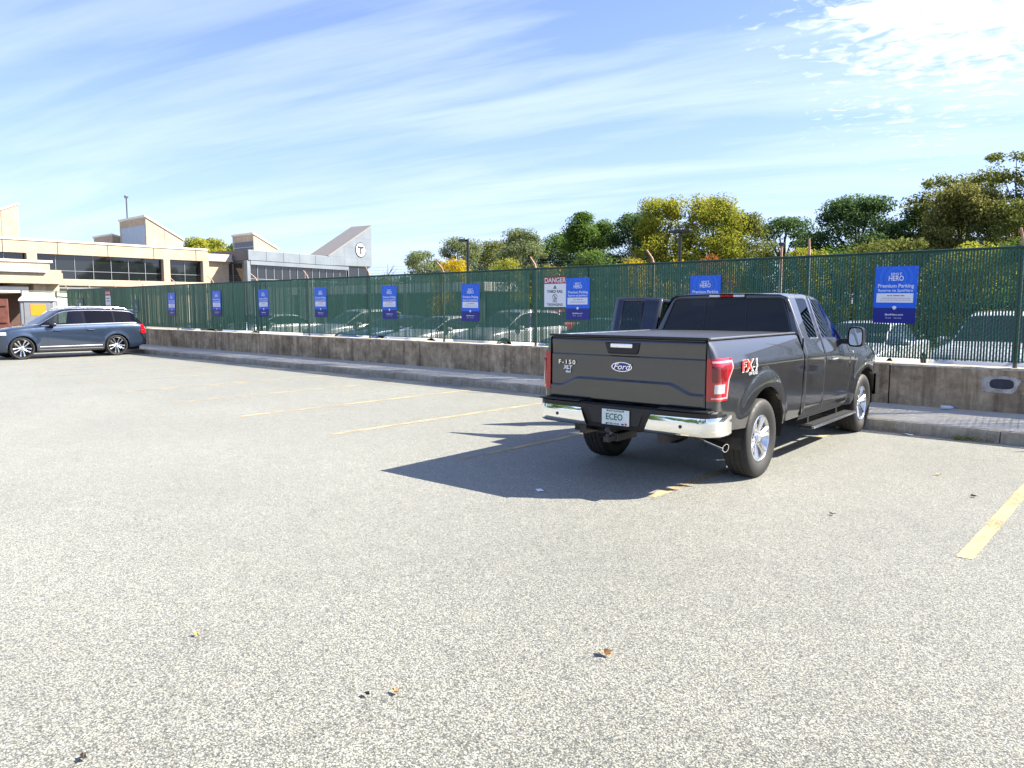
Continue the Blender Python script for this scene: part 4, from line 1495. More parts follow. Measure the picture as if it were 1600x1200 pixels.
        mx.grid(rows, 0, flip=(sg < 0)); mx.face(rows[0][:-1][::-1]); mx.face(rows[-1][:-1])
        mx.box(min(sg * (xh - .13), sg * xh), max(sg * (xh - .13), sg * xh), ym_ - .02, ym_ + .04, zc_ - .06, zc_ - .03)
        mx.build('mirror', P if not detail else M['blacks'], T, smooth=45, fix=True)
    # seats
    for sx in (-.38, .38):
        st = MB().box(sx - .25, sx + .25, 1.0, 1.5, .45, .62).build('seat', M['seat'], T, bevel=.04)
        if detail:
            MB().box(sx - .24, sx + .24, .93, 1.05, .60, 1.18).build('backrest', M['seat'], st, bevel=.04)
            MB().box(sx - .12, sx + .12, .92, 1.0, 1.22, 1.40).build('headrest', M['seat'], st, bevel=.03)
            s2_ = MB().box(sx - .25, sx + .25, .05, .5, .45, .62).build('seat', M['seat'], T, bevel=.04)
            MB().box(sx - .24, sx + .24, -.02, .1, .60, 1.15).build('backrest', M['seat'], s2_, bevel=.04)
    return T, f, CCs, ys


XC = dict(wb=2.984, arch=.425, wr=.378, rim=.765, hood=2.62, clad=False,
          tab=dict(hw=[(-1.11, .74), (-1.06, .84), (-.95, .91), (-.6, .955), (0, .968), (1.5, .968), (2.9, .968), (3.3, .945), (3.6, .88), (3.78, .76), (3.86, .60)],
                   zb=[(-1.11, .62), (-1.06, .50), (-.9, .36), (-.5, .29), (0, .27), (3.0, .26), (3.6, .26), (3.86, .34)],
                   belt=[(-1.11, .88), (-1.04, 1.00), (-.92, 1.12), (-.5, 1.16), (0, 1.155), (1, 1.135), (2, 1.11), (2.6, 1.08), (3.2, 1.03), (3.6, .95), (3.78, .84), (3.86, .68)],
                   zr=[(-1.11, .90), (-1.04, 1.06), (-1.0, 1.19), (-.72, 1.56), (-.60, 1.64), (-.35, 1.68), (0, 1.70), (.7, 1.72), (1.3, 1.71), (1.6, 1.68), (1.78, 1.62), (2.42, 1.165), (2.60, 1.13), (3.2, 1.075), (3.6, 1.0), (3.76, .90), (3.86, .70)],
                   xr=[(-1.11, .60), (-.8, .60), (-.5, .635), (0, .65), (1.4, .64), (1.68, .62), (2.56, .72), (3.3, .66), (3.86, .4)]),
          wins=[(-.74, .00, True), (.06, .98, True), (1.06, 2.16, False)], doors=[.02, 1.02, 2.22], ws=(1.78, 2.42), bl=(-1.0, -.66),
          hl=(3.42, 3.72, .82, .93), tl=(-1.06, -.86, .80, 1.12), mirror=2.08)
M['suvpaint'] = paint('denim_blue_metallic_paint', (0.020, 0.037, 0.070), 0.7, 0.42)
SV, sf, SC, sy = make_car('suv', XC, (M['suvpaint'], M['cglass']), (-29.75, 10.52, 0), pi, 'dark blue SUV with silver roof rails parked at the far left', 'SUV')
# trims
def side_pt(y, z):
    c = SC[min(sy, key=lambda v: abs(v - y))]
    return lerp_t(sorted([(p[2], p[0]) for p in c[1:13]]), z)
for sg in (1, -1):
    mb = MB(); mb.tube([(sg * .66, -.50, 1.65), (sg * .672, -.38, 1.71), (sg * .69, 0, 1.745), (sg * .685, .9, 1.765), (sg * .665, 1.45, 1.745), (sg * .65, 1.6, 1.68)], .021, 8)
    mb.build('roof_rail', M['alloy'], SV, smooth=40)
    mb = MB()
    pts = [(sg * (side_pt(y, sf['belt'](y) + .02) + .006), y, sf['belt'](y) + .025) for y in [-.72 + 3.1 * k / 30 for k in range(31)]]
    mb.tube(pts, .013, 6)
    mb.build('window_trim', M['alloy'], SV, smooth=40)
    mb = MB()
    pts = []
    for k in range(36):
        y = -.72 + (2.42 + .72) * k / 35
        bz, zr, xr = sf['belt'](y), sf['zr'](y), sf['xr'](y)
        z = bz + (zr - bz) * .86
        pts.append((sg * min(xr + .052, side_pt(y, bz) + .004), y, z))
    mb.tube(pts, .011, 6)
    mb.build('upper_window_trim', M['alloy'], SV, smooth=40)
    mb = MB().box(min(sg * .93, sg * .985), max(sg * .93, sg * .985), .50, 2.48, .385, .425)
    mb.build('sill_trim', M['alloy'], SV, bevel=.01)
    mb = MB().box(min(sg * .86, sg * .955), max(sg * .86, sg * .955), .45, 2.52, .235, .33)
    mb.build('rocker', M['black'], SV, bevel=.02)
    for y in (.86, 1.92):
        z = .955
        x = side_pt(y, z) + .02
        MB().box(min(sg * (x - .02), sg * (x + .014)), max(sg * (x - .02), sg * (x + .014)), y - .12, y + .10, z - .016, z + .016).build('door_handle', M['suvpaint'], SV, bevel=.01)
MB().box(-.80, .80, -1.10, -.9, .36, .56).build('rear_diffuser', M['black'], SV, bevel=.04)
MB().box(-.55, .55, 3.74, 3.90, .50, .80).build('grille', M['blacks'], SV, bevel=.05)
MB().box(-.26, .26, -1.135, -1.11, .70, .82).build('license_plate', M['s_white'], SV, bevel=.004)
mb = MB().box(-.55, .55, -.78, -.52, 1.63, 1.66)
mb.build('roof_spoiler', M['suvpaint'], SV, bevel=.015)

SD = dict(wb=2.78, arch=.37, wr=.325, rim=.7, hood=2.45, clad=False,
          tab=dict(hw=[(-1.02, .70), (-.97, .80), (-.8, .87), (0, .90), (2.7, .90), (3.2, .86), (3.5, .76), (3.66, .58)],
                   zb=[(-1.02, .5), (-.9, .34), (0, .24), (2.8, .22), (3.66, .28)],
                   belt=[(-1.02, .82), (-.95, .93), (-.6, .965), (0, .96), (1.5, .93), (2.4, .90), (3.1, .82), (3.5, .70), (3.66, .58)],
                   zr=[(-1.02, .84), (-.95, .97), (-.42, 1.02), (.32, 1.38), (.6, 1.425), (1.0, 1.44), (1.4, 1.42), (1.6, 1.38), (2.38, .97), (2.5, .945), (3.1, .86), (3.5, .74), (3.66, .60)],
                   xr=[(-1.02, .55), (-.3, .60), (.5, .56), (1.5, .56), (2.4, .66), (3.66, .4)]),
          wins=[(.0, .92, True), (1.0, 2.05, False)], doors=[.0, .96, 2.1], ws=(1.58, 2.38), bl=(-.42, .34),
          hl=(3.28, 3.56, .62, .73), tl=(-.98, -.8, .72, .90), mirror=1.95)
CR = dict(wb=2.7, arch=.40, wr=.35, rim=.7, hood=2.4, clad=True,
          tab=dict(hw=[(-.95, .72), (-.9, .82), (-.7, .88), (0, .92), (2.6, .92), (3.1, .88), (3.4, .78), (3.55, .58)],
                   zb=[(-.95, .5), (-.85, .36), (0, .26), (2.8, .25), (3.55, .3)],
                   belt=[(-.95, .9), (-.88, 1.02), (-.5, 1.06), (0, 1.05), (1.5, 1.02), (2.35, .99), (3.0, .92), (3.35, .80), (3.55, .62)],
                   zr=[(-.95, .92), (-.88, 1.07), (-.84, 1.12), (-.62, 1.55), (-.4, 1.63), (.3, 1.67), (1.0, 1.67), (1.35, 1.62), (1.5, 1.57), (2.33, 1.07), (2.5, 1.04), (3.0, .97), (3.35, .84), (3.55, .65)],
                   xr=[(-.95, .58), (-.5, .60), (.5, .61), (1.5, .60), (2.35, .68), (3.55, .4)]),
          wins=[(-.55, -.02, True), (.04, .90, True), (.98, 2.0, False)], doors=[.0, .94, 2.05], ws=(1.48, 2.33), bl=(-.84, -.60),
          hl=(3.15, 3.42, .72, .84), tl=(-.92, -.76, .80, 1.02), mirror=1.9)
CP = {k: paint(k + '_car_paint', c, .2, .35) for k, c in dict(white=(.55, .55, .55), silver=(.45, .46, .48), blue=(.015, .035, .13), red=(.30, .012, .015), black=(.012, .012, .014), grey=(.12, .125, .13), teal=(.02, .12, .12)).items()}
PROTO = {}
BGC = [  # kind, paint, x, y, heading, label
    ('cr', 'white', -2.75, 19.5, pi, 'white SUV behind the fence to the right of the largest parking sign'),
    ('sd', 'silver', -5.5, 19.8, pi, 'silver sedan behind the fence under the largest blue parking sign'),
    ('cr', 'grey', -8.2, 19.6, pi, 'grey SUV behind the fence, mostly hidden by the pickup truck cab'),
    ('sd', 'teal', -13.1, 20.0, pi, 'dark teal sedan behind the fence under the danger sign'),
    ('cr', 'white', -17.4, 20.6, pi, 'white SUV behind the fence between the danger sign and its left neighbour blue sign'),
    ('sd', 'white', -20.2, 20.0, pi, 'white sedan behind the fence, directly left of the white SUV near the danger sign'),
    ('sd', 'blue', -23.2, 20.2, pi, 'navy sedan behind the fence under the second blue sign left of the danger sign'),
    ('cr', 'silver', -26.1, 20.4, pi, 'silver SUV behind the fence under the third blue sign left of the danger sign'),
    ('sd', 'white', -32.0, 20.0, pi, 'white sedan behind the fence under the fourth blue sign left of the danger sign'),
    ('sd', 'black', -36.6, 20.2, pi, 'black sedan behind the fence under the fifth blue sign left of the danger sign'),
    ('cr', 'red', -21.4, 26.6, 0, 'red SUV in the second row behind the fence near the danger sign'),
]
for kind, col, x, y, rz, lab in BGC:
    if kind not in PROTO:
        o = make_car('parked_car', SD if kind == 'sd' else CR, (CP[col], M['cglass']), (x, y, 0), rz, lab, 'car', False, 'cars parked in the lot behind the fence')[0]
        PROTO[kind] = (o, CP[col])
    else:
        src, sp_ = PROTO[kind]
        o = copy_tree(src)
        o.location = (x, y, 0); o.rotation_euler = (0, 0, rz); o['label'] = lab
        for ch in o.children:
            if ch.type == 'MESH' and ch.data.materials and ch.data.materials[0] == sp_:
                ch.material_slots[0].link = 'OBJECT'
                ch.material_slots[0].material = CP[col]
# ---------------------------------------------------------------- station building
M['tan'] = concrete_mat('tan_precast', (0.42, 0.34, 0.25), (0.31, 0.245, 0.18), (0.47, 0.39, 0.31), 0.35, 0.25, 0.25)
M['coping'] = pmat('white_coping', (0.60, 0.58, 0.54), 0.5, var=.06)
M['wglass'] = pmat('dark_station_glass', (0.010, 0.013, 0.016), 0.03, spec=0.9)
M['gpanel'] = pmat('grey_metal_panel', (0.20, 0.225, 0.25), 0.38, metal=.35, var=.05, vscale=.6)
M['dgpanel'] = pmat('dark_grey_metal_panel', (0.085, 0.09, 0.11), 0.4, metal=.35)
M['mull'] = pmat('mullion_aluminium', (0.30, 0.31, 0.32), 0.4, metal=.7)
M['roofm'] = pmat('roof_membrane', (0.40, 0.37, 0.33), 0.8, var=.15)
BX = -70.0
st = tag(empty('station_building', (BX, 28, 0)), 'low tan concrete station building with dark window bands behind the fence', 'building')
def B(x0, x1, y0, y1, z0, z1): return MB().box(x0 - BX, x1 - BX, y0 - 28, y1 - 28, z0, z1)
Y0, Y1 = -6.0, 34.2
B(BX - 22, BX - .8, Y0, Y1 + 3.2, 0, 6.2).build('core_wall', M['tan'], st)
B(BX - 22, BX - .3, Y0, Y1 + 3, 6.2, 6.9).build('roof', M['roofm'], st)
# parapet panels
y = Y0
while y < Y1 - .1:
    yn = min(y + 3.9, Y1)
    B(BX - .28, BX, y + .02, yn - .02, 6.12, 7.14).build('parapet_panel', M['tan'], st, bevel=.02)
    y = yn
B(BX - .35, BX + .07, Y0, Y1, 7.14, 7.30).build('coping', M['coping'], st)
# columns and window bays
bays = [(Y0, 19.0), (19.75, 29.9), (30.5, 33.6)]
for a, b in bays:
    w = B(BX - .5, BX - .42, a, b, 4.1, 6.12).build('window', M['wglass'], st)
    k = max(2, round((b - a) / 1.5))
    for i in range(k + 1):
        yy = a + (b - a) * i / k
        B(BX - .43, BX - .37, yy - .02, yy + .02, 4.1, 6.12).build('mullion', M['mull'], w)
    B(BX - .43, BX - .38, a, b, 4.78, 4.82).build('transom', M['mull'], w)
for a, b in ((19.0, 19.75), (29.9, 30.5), (33.6, 34.2)):
    B(BX - .6, BX + .1, a, b, 0, 6.12).build('column', M['tan'], st, bevel=.03)
B(BX - .5, BX + .25, Y0, Y1, 3.55, 4.1).build('sill_band', M['tan'], st, bevel=.03)
B(BX - .6, BX - .1, Y0, Y1, 0.3, 3.55).build('lower_wall', M['tan'], st)
B(BX - .3, BX + .3, Y0, Y1, 3.30, 3.42).build('pipe_rail', M['mull'], st)
# roof monitors (sloped clerestories)
def monitor(xf, ya, yb, z0, za, zb, depth, face_mat, slats=False, name='roof_monitor'):
    m_ = MB()
    poly = [(xf - BX, ya - 28, z0), (xf - BX, yb - 28, z0), (xf - BX, yb - 28, zb), (xf - BX, ya - 28, za)]
    m_.prism(poly, (-depth, 0, 0))
    o = m_.build(name, M['tan'], st, fix=True)
    c = MB()
    c.prism([(xf + .1 - BX, ya - 28.1, za), (xf + .1 - BX, yb - 27.9, zb), (xf + .1 - BX, yb - 27.9, zb + .16), (xf + .1 - BX, ya - 28.1, za + .16)], (-depth - .2, 0, 0))
    c.build('monitor_coping', M['coping'], o, fix=True)
    n_ = int((yb - ya) / 1.2)
    for i in range(1, n_):
        yy = ya + (yb - ya) * i / n_
        B(xf - .01, xf + .012, yy - .02, yy + .02, z0, za + (zb - za) * i / n_ - .05).build('panel_joint', pmat('panel_joint_brown', (.2, .14, .09), .9) if 'panel_joint_brown' not in bpy.data.materials else bpy.data.materials['panel_joint_brown'], o)  # joint strips in a brown darker than the panels
    if face_mat:
        B(xf - depth + .4, xf - .15, ya - .02, ya + .01, z0 + .3, za - .75).build('clerestory_glass', face_mat, o)
        if slats:
            for k in range(4):
                B(xf - depth + .3, xf - .1, ya - .12, ya - .03, z0 + .3 + k * .3, z0 + .38 + k * .3).build('louvre', M['mull'], o)
    return o
monitor(-73, 29.75, 33.2, 6.9, 10.2, 8.2, 6.2, pmat('clerestory_glazing', (.22, .26, .32), .2, var=.1, vscale=1))
monitor(-73, 13.2, 19.45, 6.9, 7.4, 10.3, 6.0, None)
monitor(-74, 41.2, 44.0, 6.9, 9.5, 8.0, 4.5, M['dgpanel'], True)
monitor(-80, 29.3, 31.5, 6.9, 8.9, 8.3, 5.0, None)
MB().tube([(-77.6 - BX, 29.9 - 28, 10.0), (-77.6 - BX, 29.9 - 28, 12.4)], .07, 8).build('roof_mast', M['dgpanel'], st)
MB().box(-77.75 - BX, -77.45 - BX, 1.75, 2.05, 12.35, 12.6).build('mast_head', M['dgpanel'], st, bevel=.04)

# grey metal wing with the T emblem, turned 11 degrees
gw = tag(empty('station_wing', (-68.0, 37.25, 0), R(11)), 'grey metal station wing with sloped roof and round T emblem', 'building')
def G_(x0, x1, y0, y1, z0, z1): return MB().box(x0, x1, y0, y1, z0, z1)
LW = 17.75
G_(-11, -.6, .1, LW, 0, 6.35).build('core_wall', M['dgpanel'], gw)
G_(-11, -.15, .15, LW - .1, 6.35, 6.9).build('roof', M['roofm'], gw)
y = 0.0
while y < 10.9:
    G_(-.15, 0, y + .015, min(y + 2.2, 11.0) - .015, 6.32, 7.30).build('fascia_panel', M['gpanel'], gw, bevel=.015)
    y += 2.2
G_(-5.5, -.16, -.02, .16, 6.30, 7.30).build('side_fascia', M['dgpanel'], gw, bevel=.02)
# wedge
def wz(y): return 7.35 + (y - 10.9) / (LW - 10.9) * 3.75
mb = MB()
mb.prism([(0, 11.0, 6.34), (0, LW, 6.50), (0, LW, wz(LW)), (0, 11.0, wz(11.0))], (-3.1, 0, 0))
wedge = mb.build('wedge_tower', M['gpanel'], gw, fix=True)
mb = MB(); mb.prism([(.06, 10.7, wz(10.7)), (.06, LW + .06, wz(LW + .06)), (.06, LW + .06, wz(LW) + .18), (.06, 10.7, wz(10.7) + .15)], (-3.2, 0, 0))
mb.build('wedge_roof', pmat('wedge_roof_metal', (.24, .22, .20), .5, metal=.2), wedge, fix=True)
jm = pmat('panel_joint_grey', (.14, .15, .17), .7)
for yy in (13.2, 15.3):
    G_(-.02, .008, yy - .015, yy + .015, 6.45, wz(yy) - .05).build('panel_joint', jm, wedge)
for zz in (7.35, 8.5, 9.6):
    ya = max(11.1, 10.9 + (zz - 7.35) / 3.75 * (LW - 10.9) + .1)
    G_(-.02, .008, ya, LW - .02, zz - .015, zz + .015).build('panel_joint', jm, wedge)
mb = MB(); cy_, cz_, rr_ = 15.85, 8.30, .86
mb.prism([(.04, cy_ + rr_ * cos(t), cz_ + rr_ * sin(t)) for t in [2 * pi * k / 40 for k in range(40)]], (-.04, 0, 0))
em = mb.build('emblem_ring', M['s_ink'], wedge, fix=True)
mb = MB(); mb.prism([(.06, cy_ + .74 * cos(t), cz_ + .74 * sin(t)) for t in [2 * pi * k / 40 for k in range(40)]], (-.04, 0, 0))
mb.build('emblem_disc', M['s_white'], wedge, fix=True)
mb = MB().box(.03, .08, cy_ - .52, cy_ + .52, cz_ + .16, cz_ + .42); mb.box(.03, .079, cy_ - .15, cy_ + .15, cz_ - .52, cz_ + .18)
mb.build('emblem_letter', M['s_ink'], wedge)
# glazing under the fascia
w = G_(-.55, -.45, .35, 13.9, 3.9, 5.9).build('window', M['wglass'], gw)
for i in range(14):
    yy = .35 + 13.55 * i / 13
    G_(-.46, -.40, yy - .035, yy + .035, 3.9, 5.9).build('mullion', M['mull'], w)
G_(-.46, -.41, .35, 13.9, 4.5, 4.56).build('transom', M['mull'], w)
G_(-.5, -.05, .3, 13.95, 5.9, 6.30).build('head_band', M['gpanel'], gw)
w = G_(-.55, -.3, 14.1, 17.4, 3.6, 6.3).build('window', M['wglass'], gw)
for yy in (14.1, 15.7, 17.4): G_(-.31, -.25, yy - .04, yy + .04, 3.6, 6.3).build('mullion', M['mull'], w)
w = G_(-5.4, -.7, -.06, 0.0, 3.9, 6.0).build('window', M['wglass'], gw)
for xx in (-5.4, -3.8, -2.2, -.7): G_(xx - .04, xx + .04, -.1, -.05, 3.9, 6.0).build('mullion', M['mull'], w)
G_(-.6, -.1, -.1, .3, 0, 6.3).build('column', M['gpanel'], gw, bevel=.02)
G_(-.6, -.2, .3, LW, 0, 3.6).build('lower_wall', M['dgpanel'], gw)

# low tan entrance block in front of the station
eb = tag(empty('entrance_block', (-54, 8, 0)), 'low tan concrete entrance block with white ledges at the far left', 'building')
def E_(x0, x1, y0, y1, z0, z1): return MB().box(x0 + 54, x1 + 54, y0 - 8, y1 - 8, z0, z1)
E_(-62, -53.2, -4, 15.7, 4.05, 4.52).build('upper_fascia', M['tan'], eb, bevel=.02)
E_(-62, -53.1, -4, 15.85, 4.52, 4.66).build('upper_coping', M['coping'], eb, bevel=.02)
E_(-62, -52.2, -4, 16.1, 3.18, 3.86).build('lower_fascia', M['tan'], eb, bevel=.02)
E_(-62, -52.0, -4, 15.2, 3.86, 4.0).build('lower_coping', M['coping'], eb, bevel=.02)
E_(-62, -52.5, 15.2, 16.12, 3.86, 4.05).build('end_block', M['tan'], eb, bevel=.02)
E_(-60, -52.6, -4, 14.3, 2.62, 3.0).build('canopy', M['coping'], eb, bevel=.03)
E_(-62, -58, -4, 16, 0, 3.2).build('back_wall', pmat('rust_brown_wall', (.07, .035, .025), .8, var=.3), eb)
for yy in (2.0, 8.5, 14.6):
    E_(-53.4, -52.7, yy, yy + .65, 0, 3.2).build('column', M['tan'], eb, bevel=.03)
E_(-60, -53, 15.3, 16.1, 2.5, 3.2).build('end_beam', M['tan'], eb, bevel=.02)

# portable toilet
pt = tag(empty('portable_toilet', (-34.7, 9.75, 0), R(-22)), 'grey portable toilet with white roof and orange sticker behind the blue SUV', 'portable toilet')
pg = pmat('toilet_grey', (.24, .25, .26), .5, var=.08)
pdk = pmat('toilet_dark_grey', (.10, .11, .13), .5)
mb = MB().box(-.55, .55, -.58, .58, .12, 2.02); mb.build('cabin', pg, pt, bevel=.03)
mb = MB()
rows = []
for i in range(15):
    a = pi * i / 14
    rows.append([(xx, -.62 * cos(a), 2.0 + .30 * sin(a)) for xx in (-.6, .6)])
mb.grid(rows); mb.face([r_[0] for r_ in rows]); mb.face([r_[1] for r_ in rows][::-1])
mb.build('roof', pmat('toilet_white_roof', (.8, .8, .8), .4), pt, smooth=40, fix=True)
MB().box(.55, .565, -.44, .44, .2, 1.95).build('door', pg, pt, bevel=.01)
MB().box(.566, .572, -.22, .30, 1.42, 1.86).build('sticker', pmat('sticker_orange', (.85, .33, .02), .5), pt)
MB().box(-.5, .5, -.595, -.58, .2, 1.9).build('shaded_side_panel', pdk, pt)  # shade of this side put into the colour, darker than the cabin grey
MB().box(-.15, .15, -.602, -.595, 1.2, 1.5).build('side_sticker', pmat('sticker_rust', (.45, .12, .03), .5), pt)
MB().box(.56, .60, .35, .40, 1.0, 1.14).build('handle', M['black'], pt)
MB().box(-.6, .6, -.6, .6, .02, .12).build('base', pdk, pt)
rb = tag(empty('rust_panel', (-37.2, 8.95, 0), R(-22)), 'rust red steel door panel beside the portable toilet', 'panel')
MB().box(-.06, .06, -.5, .35, 0, 2.1).build('sheet', pmat('rust_red', (.15, .05, .035), .75, var=.3, vscale=4), rb, bevel=.01)
for z in (.4, 1.1, 1.8): MB().box(.06, .1, -.45, .3, z, z + .08).build('stiffener', bpy.data.materials['rust_red'], rb)
pf = tag(empty('pale_screen_fence', (-46.5, 15.4, 0), R(-78)), 'pale green translucent screen fence between portable toilet and green fence', 'fence')
sm = pmat('pale_green_screen', (.34, .44, .36), .8, var=.15, vscale=3)
MB().box(-3.2, 3.4, -.01, .01, .1, 2.55).build('screen', sm, pf)
for xx in (-3.2, -1.6, 0, 1.6, 3.4): MB().tube([(xx, .04, 0), (xx, .04, 2.65)], .035, 8).build('post', M['post'], pf, smooth=40)
MB().tube([(-3.2, .04, 2.0), (1.6, .04, 2.35)], .025, 6).build('brace', M['post'], pf)
MB().tube([(-3.2, .04, 2.6), (3.4, .04, 2.6)], .025, 6).build('top_rail', M['post'], pf)

# platform canopy behind the fence
pc = tag(empty('platform_canopy', (-42, 36, 0)), 'long low platform canopy with white fascia seen through the fence', 'canopy')
mb = MB().box(-14, 9, -2, 2, 2.75, 3.35); mb.build('roof_fascia', M['coping'], pc, bevel=.04)
MB().box(-14, 9, 1.9, 2.1, 0, 2.75).build('back_wall', pmat('dark_brick', (.06, .05, .045), .9), pc)
for i in range(7): MB().box(-13.5 + 3.6 * i, -13.1 + 3.6 * i, -1.8, -1.4, 0, 2.75).build('column', M['gpanel'], pc)

# ---------------------------------------------------------------- lamp posts
def lamp(x, y, h, heads, label):
    t = tag(empty('lamp_post', (x, y, 0)), label, 'lamp post')
    MB().tube([(0, 0, 0), (0, 0, h)], [.10, .075], 10).build('pole', M['blacks'], t, smooth=40)
    for dx in heads:
        MB().box(min(0, dx), max(0, dx), -.05, .05, h - .10, h - .02).build('arm', M['blacks'], t)
        MB().box(dx - .28, dx + .28, -.16, .16, h - .13, h + .02).build('lamp_head', M['blacks'], t, bevel=.03)
    MB().tube([(0, 0, 0), (0, 0, .5)], .2, 12).build('base', M['sidewalk'], t, smooth=40)
lamp(-31.8, 31.4, 5.75, (-.35,), 'dark single-arm lamp post left of the tall trees')
lamp(-18.4, 32.6, 5.45, (-.18, .3), 'dark lamp post in front of the yellowing tall trees')
t = tag(empty('thin_post', (-14.7, 35.8, 0)), 'thin brown post rising above the fence among the right-hand trees', 'post')
MB().tube([(0, 0, 0), (0, 0, 4.8)], [.09, .06], 8).build('pole', M['arm'], t, smooth=40)
MB().box(-.12, .12, -.12, .12, 4.7, 4.85).build('cap', M['blacks'], t, bevel=.02)

# ---------------------------------------------------------------- trees
M['bark'] = pmat('bark', (.075, .06, .045), .95, var=.4, vscale=6, bump=.6, bscale=12)
LM = {
    'green': leaf_mat('green_leaves', [(.04, .075, .018), (.10, .17, .036), (.20, .27, .06)]),
    'dark': leaf_mat('dark_green_leaves', [(.038, .07, .028), (.082, .14, .05), (.16, .23, .075)]),
    'yellow': leaf_mat('yellowing_leaves', [(.11, .16, .025), (.28, .30, .045), (.46, .41, .055)]),
    'gold': leaf_mat('golden_leaves', [(.22, .20, .015), (.45, .33, .015), (.6, .42, .02)]),
    'olive': leaf_mat('olive_leaves', [(.06, .08, .02), (.15, .17, .045), (.26, .27, .075)]),
    'pale': leaf_mat('pale_green_leaves', [(.09, .12, .055), (.19, .23, .10), (.30, .33, .16)]),  # paler greens, distance haze put into the leaf colour
    'brown': leaf_mat('russet_leaves', [(.10, .105, .03), (.21, .21, .06), (.32, .30, .10)]),
    'rust': leaf_mat('red_orange_leaves', [(.20, .05, .02), (.34, .12, .03), (.38, .2, .04)]),
}


def foliage(clumps, per, leaf, rnd, flat=.75):
    v, f = [], []
    for (cx, cy, cz, cr) in clumps:
        for _ in range(int(per * (cr / 1.0) ** 1.5)):
            while True:
                a, b, c = rnd.uniform(-1, 1), rnd.uniform(-1, 1), rnd.uniform(-1, 1)
                q = a * a + b * b + c * c
                if q < 1: break
            k = (.45 + .55 * q ** .5)
            p = Vector((cx + a * cr * k * 1.15, cy + b * cr * k * 1.15, cz + c * cr * k * flat))
            n = Vector((a * .7 + rnd.gauss(0, .6), b * .7 + rnd.gauss(0, .6), c * .6 + .5 + rnd.gauss(0, .5))).normalized()
            t = n.orthogonal().normalized()
            t.rotate(Matrix.Rotation(rnd.uniform(0, 2 * pi), 3, n))
            u = n.cross(t)
            s = leaf * rnd.uniform(.6, 1.35)
            i0 = len(v)
            v += [tuple(p - t * s), tuple(p + u * s * .55 + n * s * .1), tuple(p + t * s), tuple(p - u * s * .55 + n * s * .1)]
            f.append((i0, i0 + 1, i0 + 2, i0 + 3))
    return v, f


def tree(name, label, x, y, h, rad, base, mat, seed, clumps=34, per=120, leaf=.13, shape='round', open_=0.0, cat='tree', group=None, trunk=.16):
    rnd = random.Random(seed)
    t = tag(empty(name, (x, y, 0), rnd.uniform(0, 6)), label, cat, group)
    cl = []
    for k in range(clumps):
        u = rnd.uniform(0.02, 1)
        zz = base + (h - base) * u
        if shape == 'round': prof = math.sin(pi * min(1, .18 + .80 * u)) ** .6
        elif shape == 'cone': prof = (1 - u) ** .75 + .10
        elif shape == 'vase': prof = .45 + .62 * u ** .7 if u < .85 else .8
        else: prof = max(.25, (1 - (2 * u - .9) ** 2)) ** .5
        a = rnd.uniform(0, 2 * pi)
        rr = rad * prof * rnd.uniform(.25, 1) ** .5
        cr = rad * rnd.choice((.2, .28, .36, .46)) * rnd.uniform(.8, 1.15) * (1 - open_ * .4)
        zz = min(zz, h - cr * .5)
        cl.append((rr * cos(a), rr * sin(a), zz, cr))
    v, f = foliage(cl, per, leaf, rnd)
    me = bpy.data.meshes.new('crown'); me.from_pydata(v, [], f); me.materials.append(LM[mat])
    link_mesh('crown', me, t)
    mb = MB()
    nst = 1 if cat == 'tree' else 3
    for s_ in range(nst):
        bx_, by_ = (0, 0) if nst == 1 else (rnd.uniform(-.4, .4) * rad, rnd.uniform(-.4, .4) * rad)
        top = Vector((bx_ + rnd.uniform(-.1, .1) * rad, by_ + rnd.uniform(-.1, .1) * rad, base + (h - base) * .8))
        mid = Vector((bx_ + rnd.uniform(-.06, .06) * rad, by_ + rnd.uniform(-.06, .06) * rad, base + (h - base) * .25))
        mb.tube([(bx_, by_, -.1), (bx_, by_, .3), mid, top], [trunk * 1.4, trunk, trunk * .75, trunk * .2], 8)
    mb.build('trunk', M['bark'], t, smooth=50)
    mb = MB()
    for (cx, cy, cz, cr) in cl[:int(16 + 14 * open_)]:
        zz0 = base + (cz - base) * .35
        s0 = Vector((0, 0, max(base * .7, zz0)))
        e0 = Vector((cx, cy, cz))
        m0 = s0.lerp(e0, .5) + Vector((rnd.uniform(-.2, .2), rnd.uniform(-.2, .2), .15 * (e0 - s0).length * .5))
        mb.tube([s0, m0, e0], [trunk * .42, trunk * .26, trunk * .08], 5)
    mb.build('limbs', M['bark'], t, smooth=50)
    return t


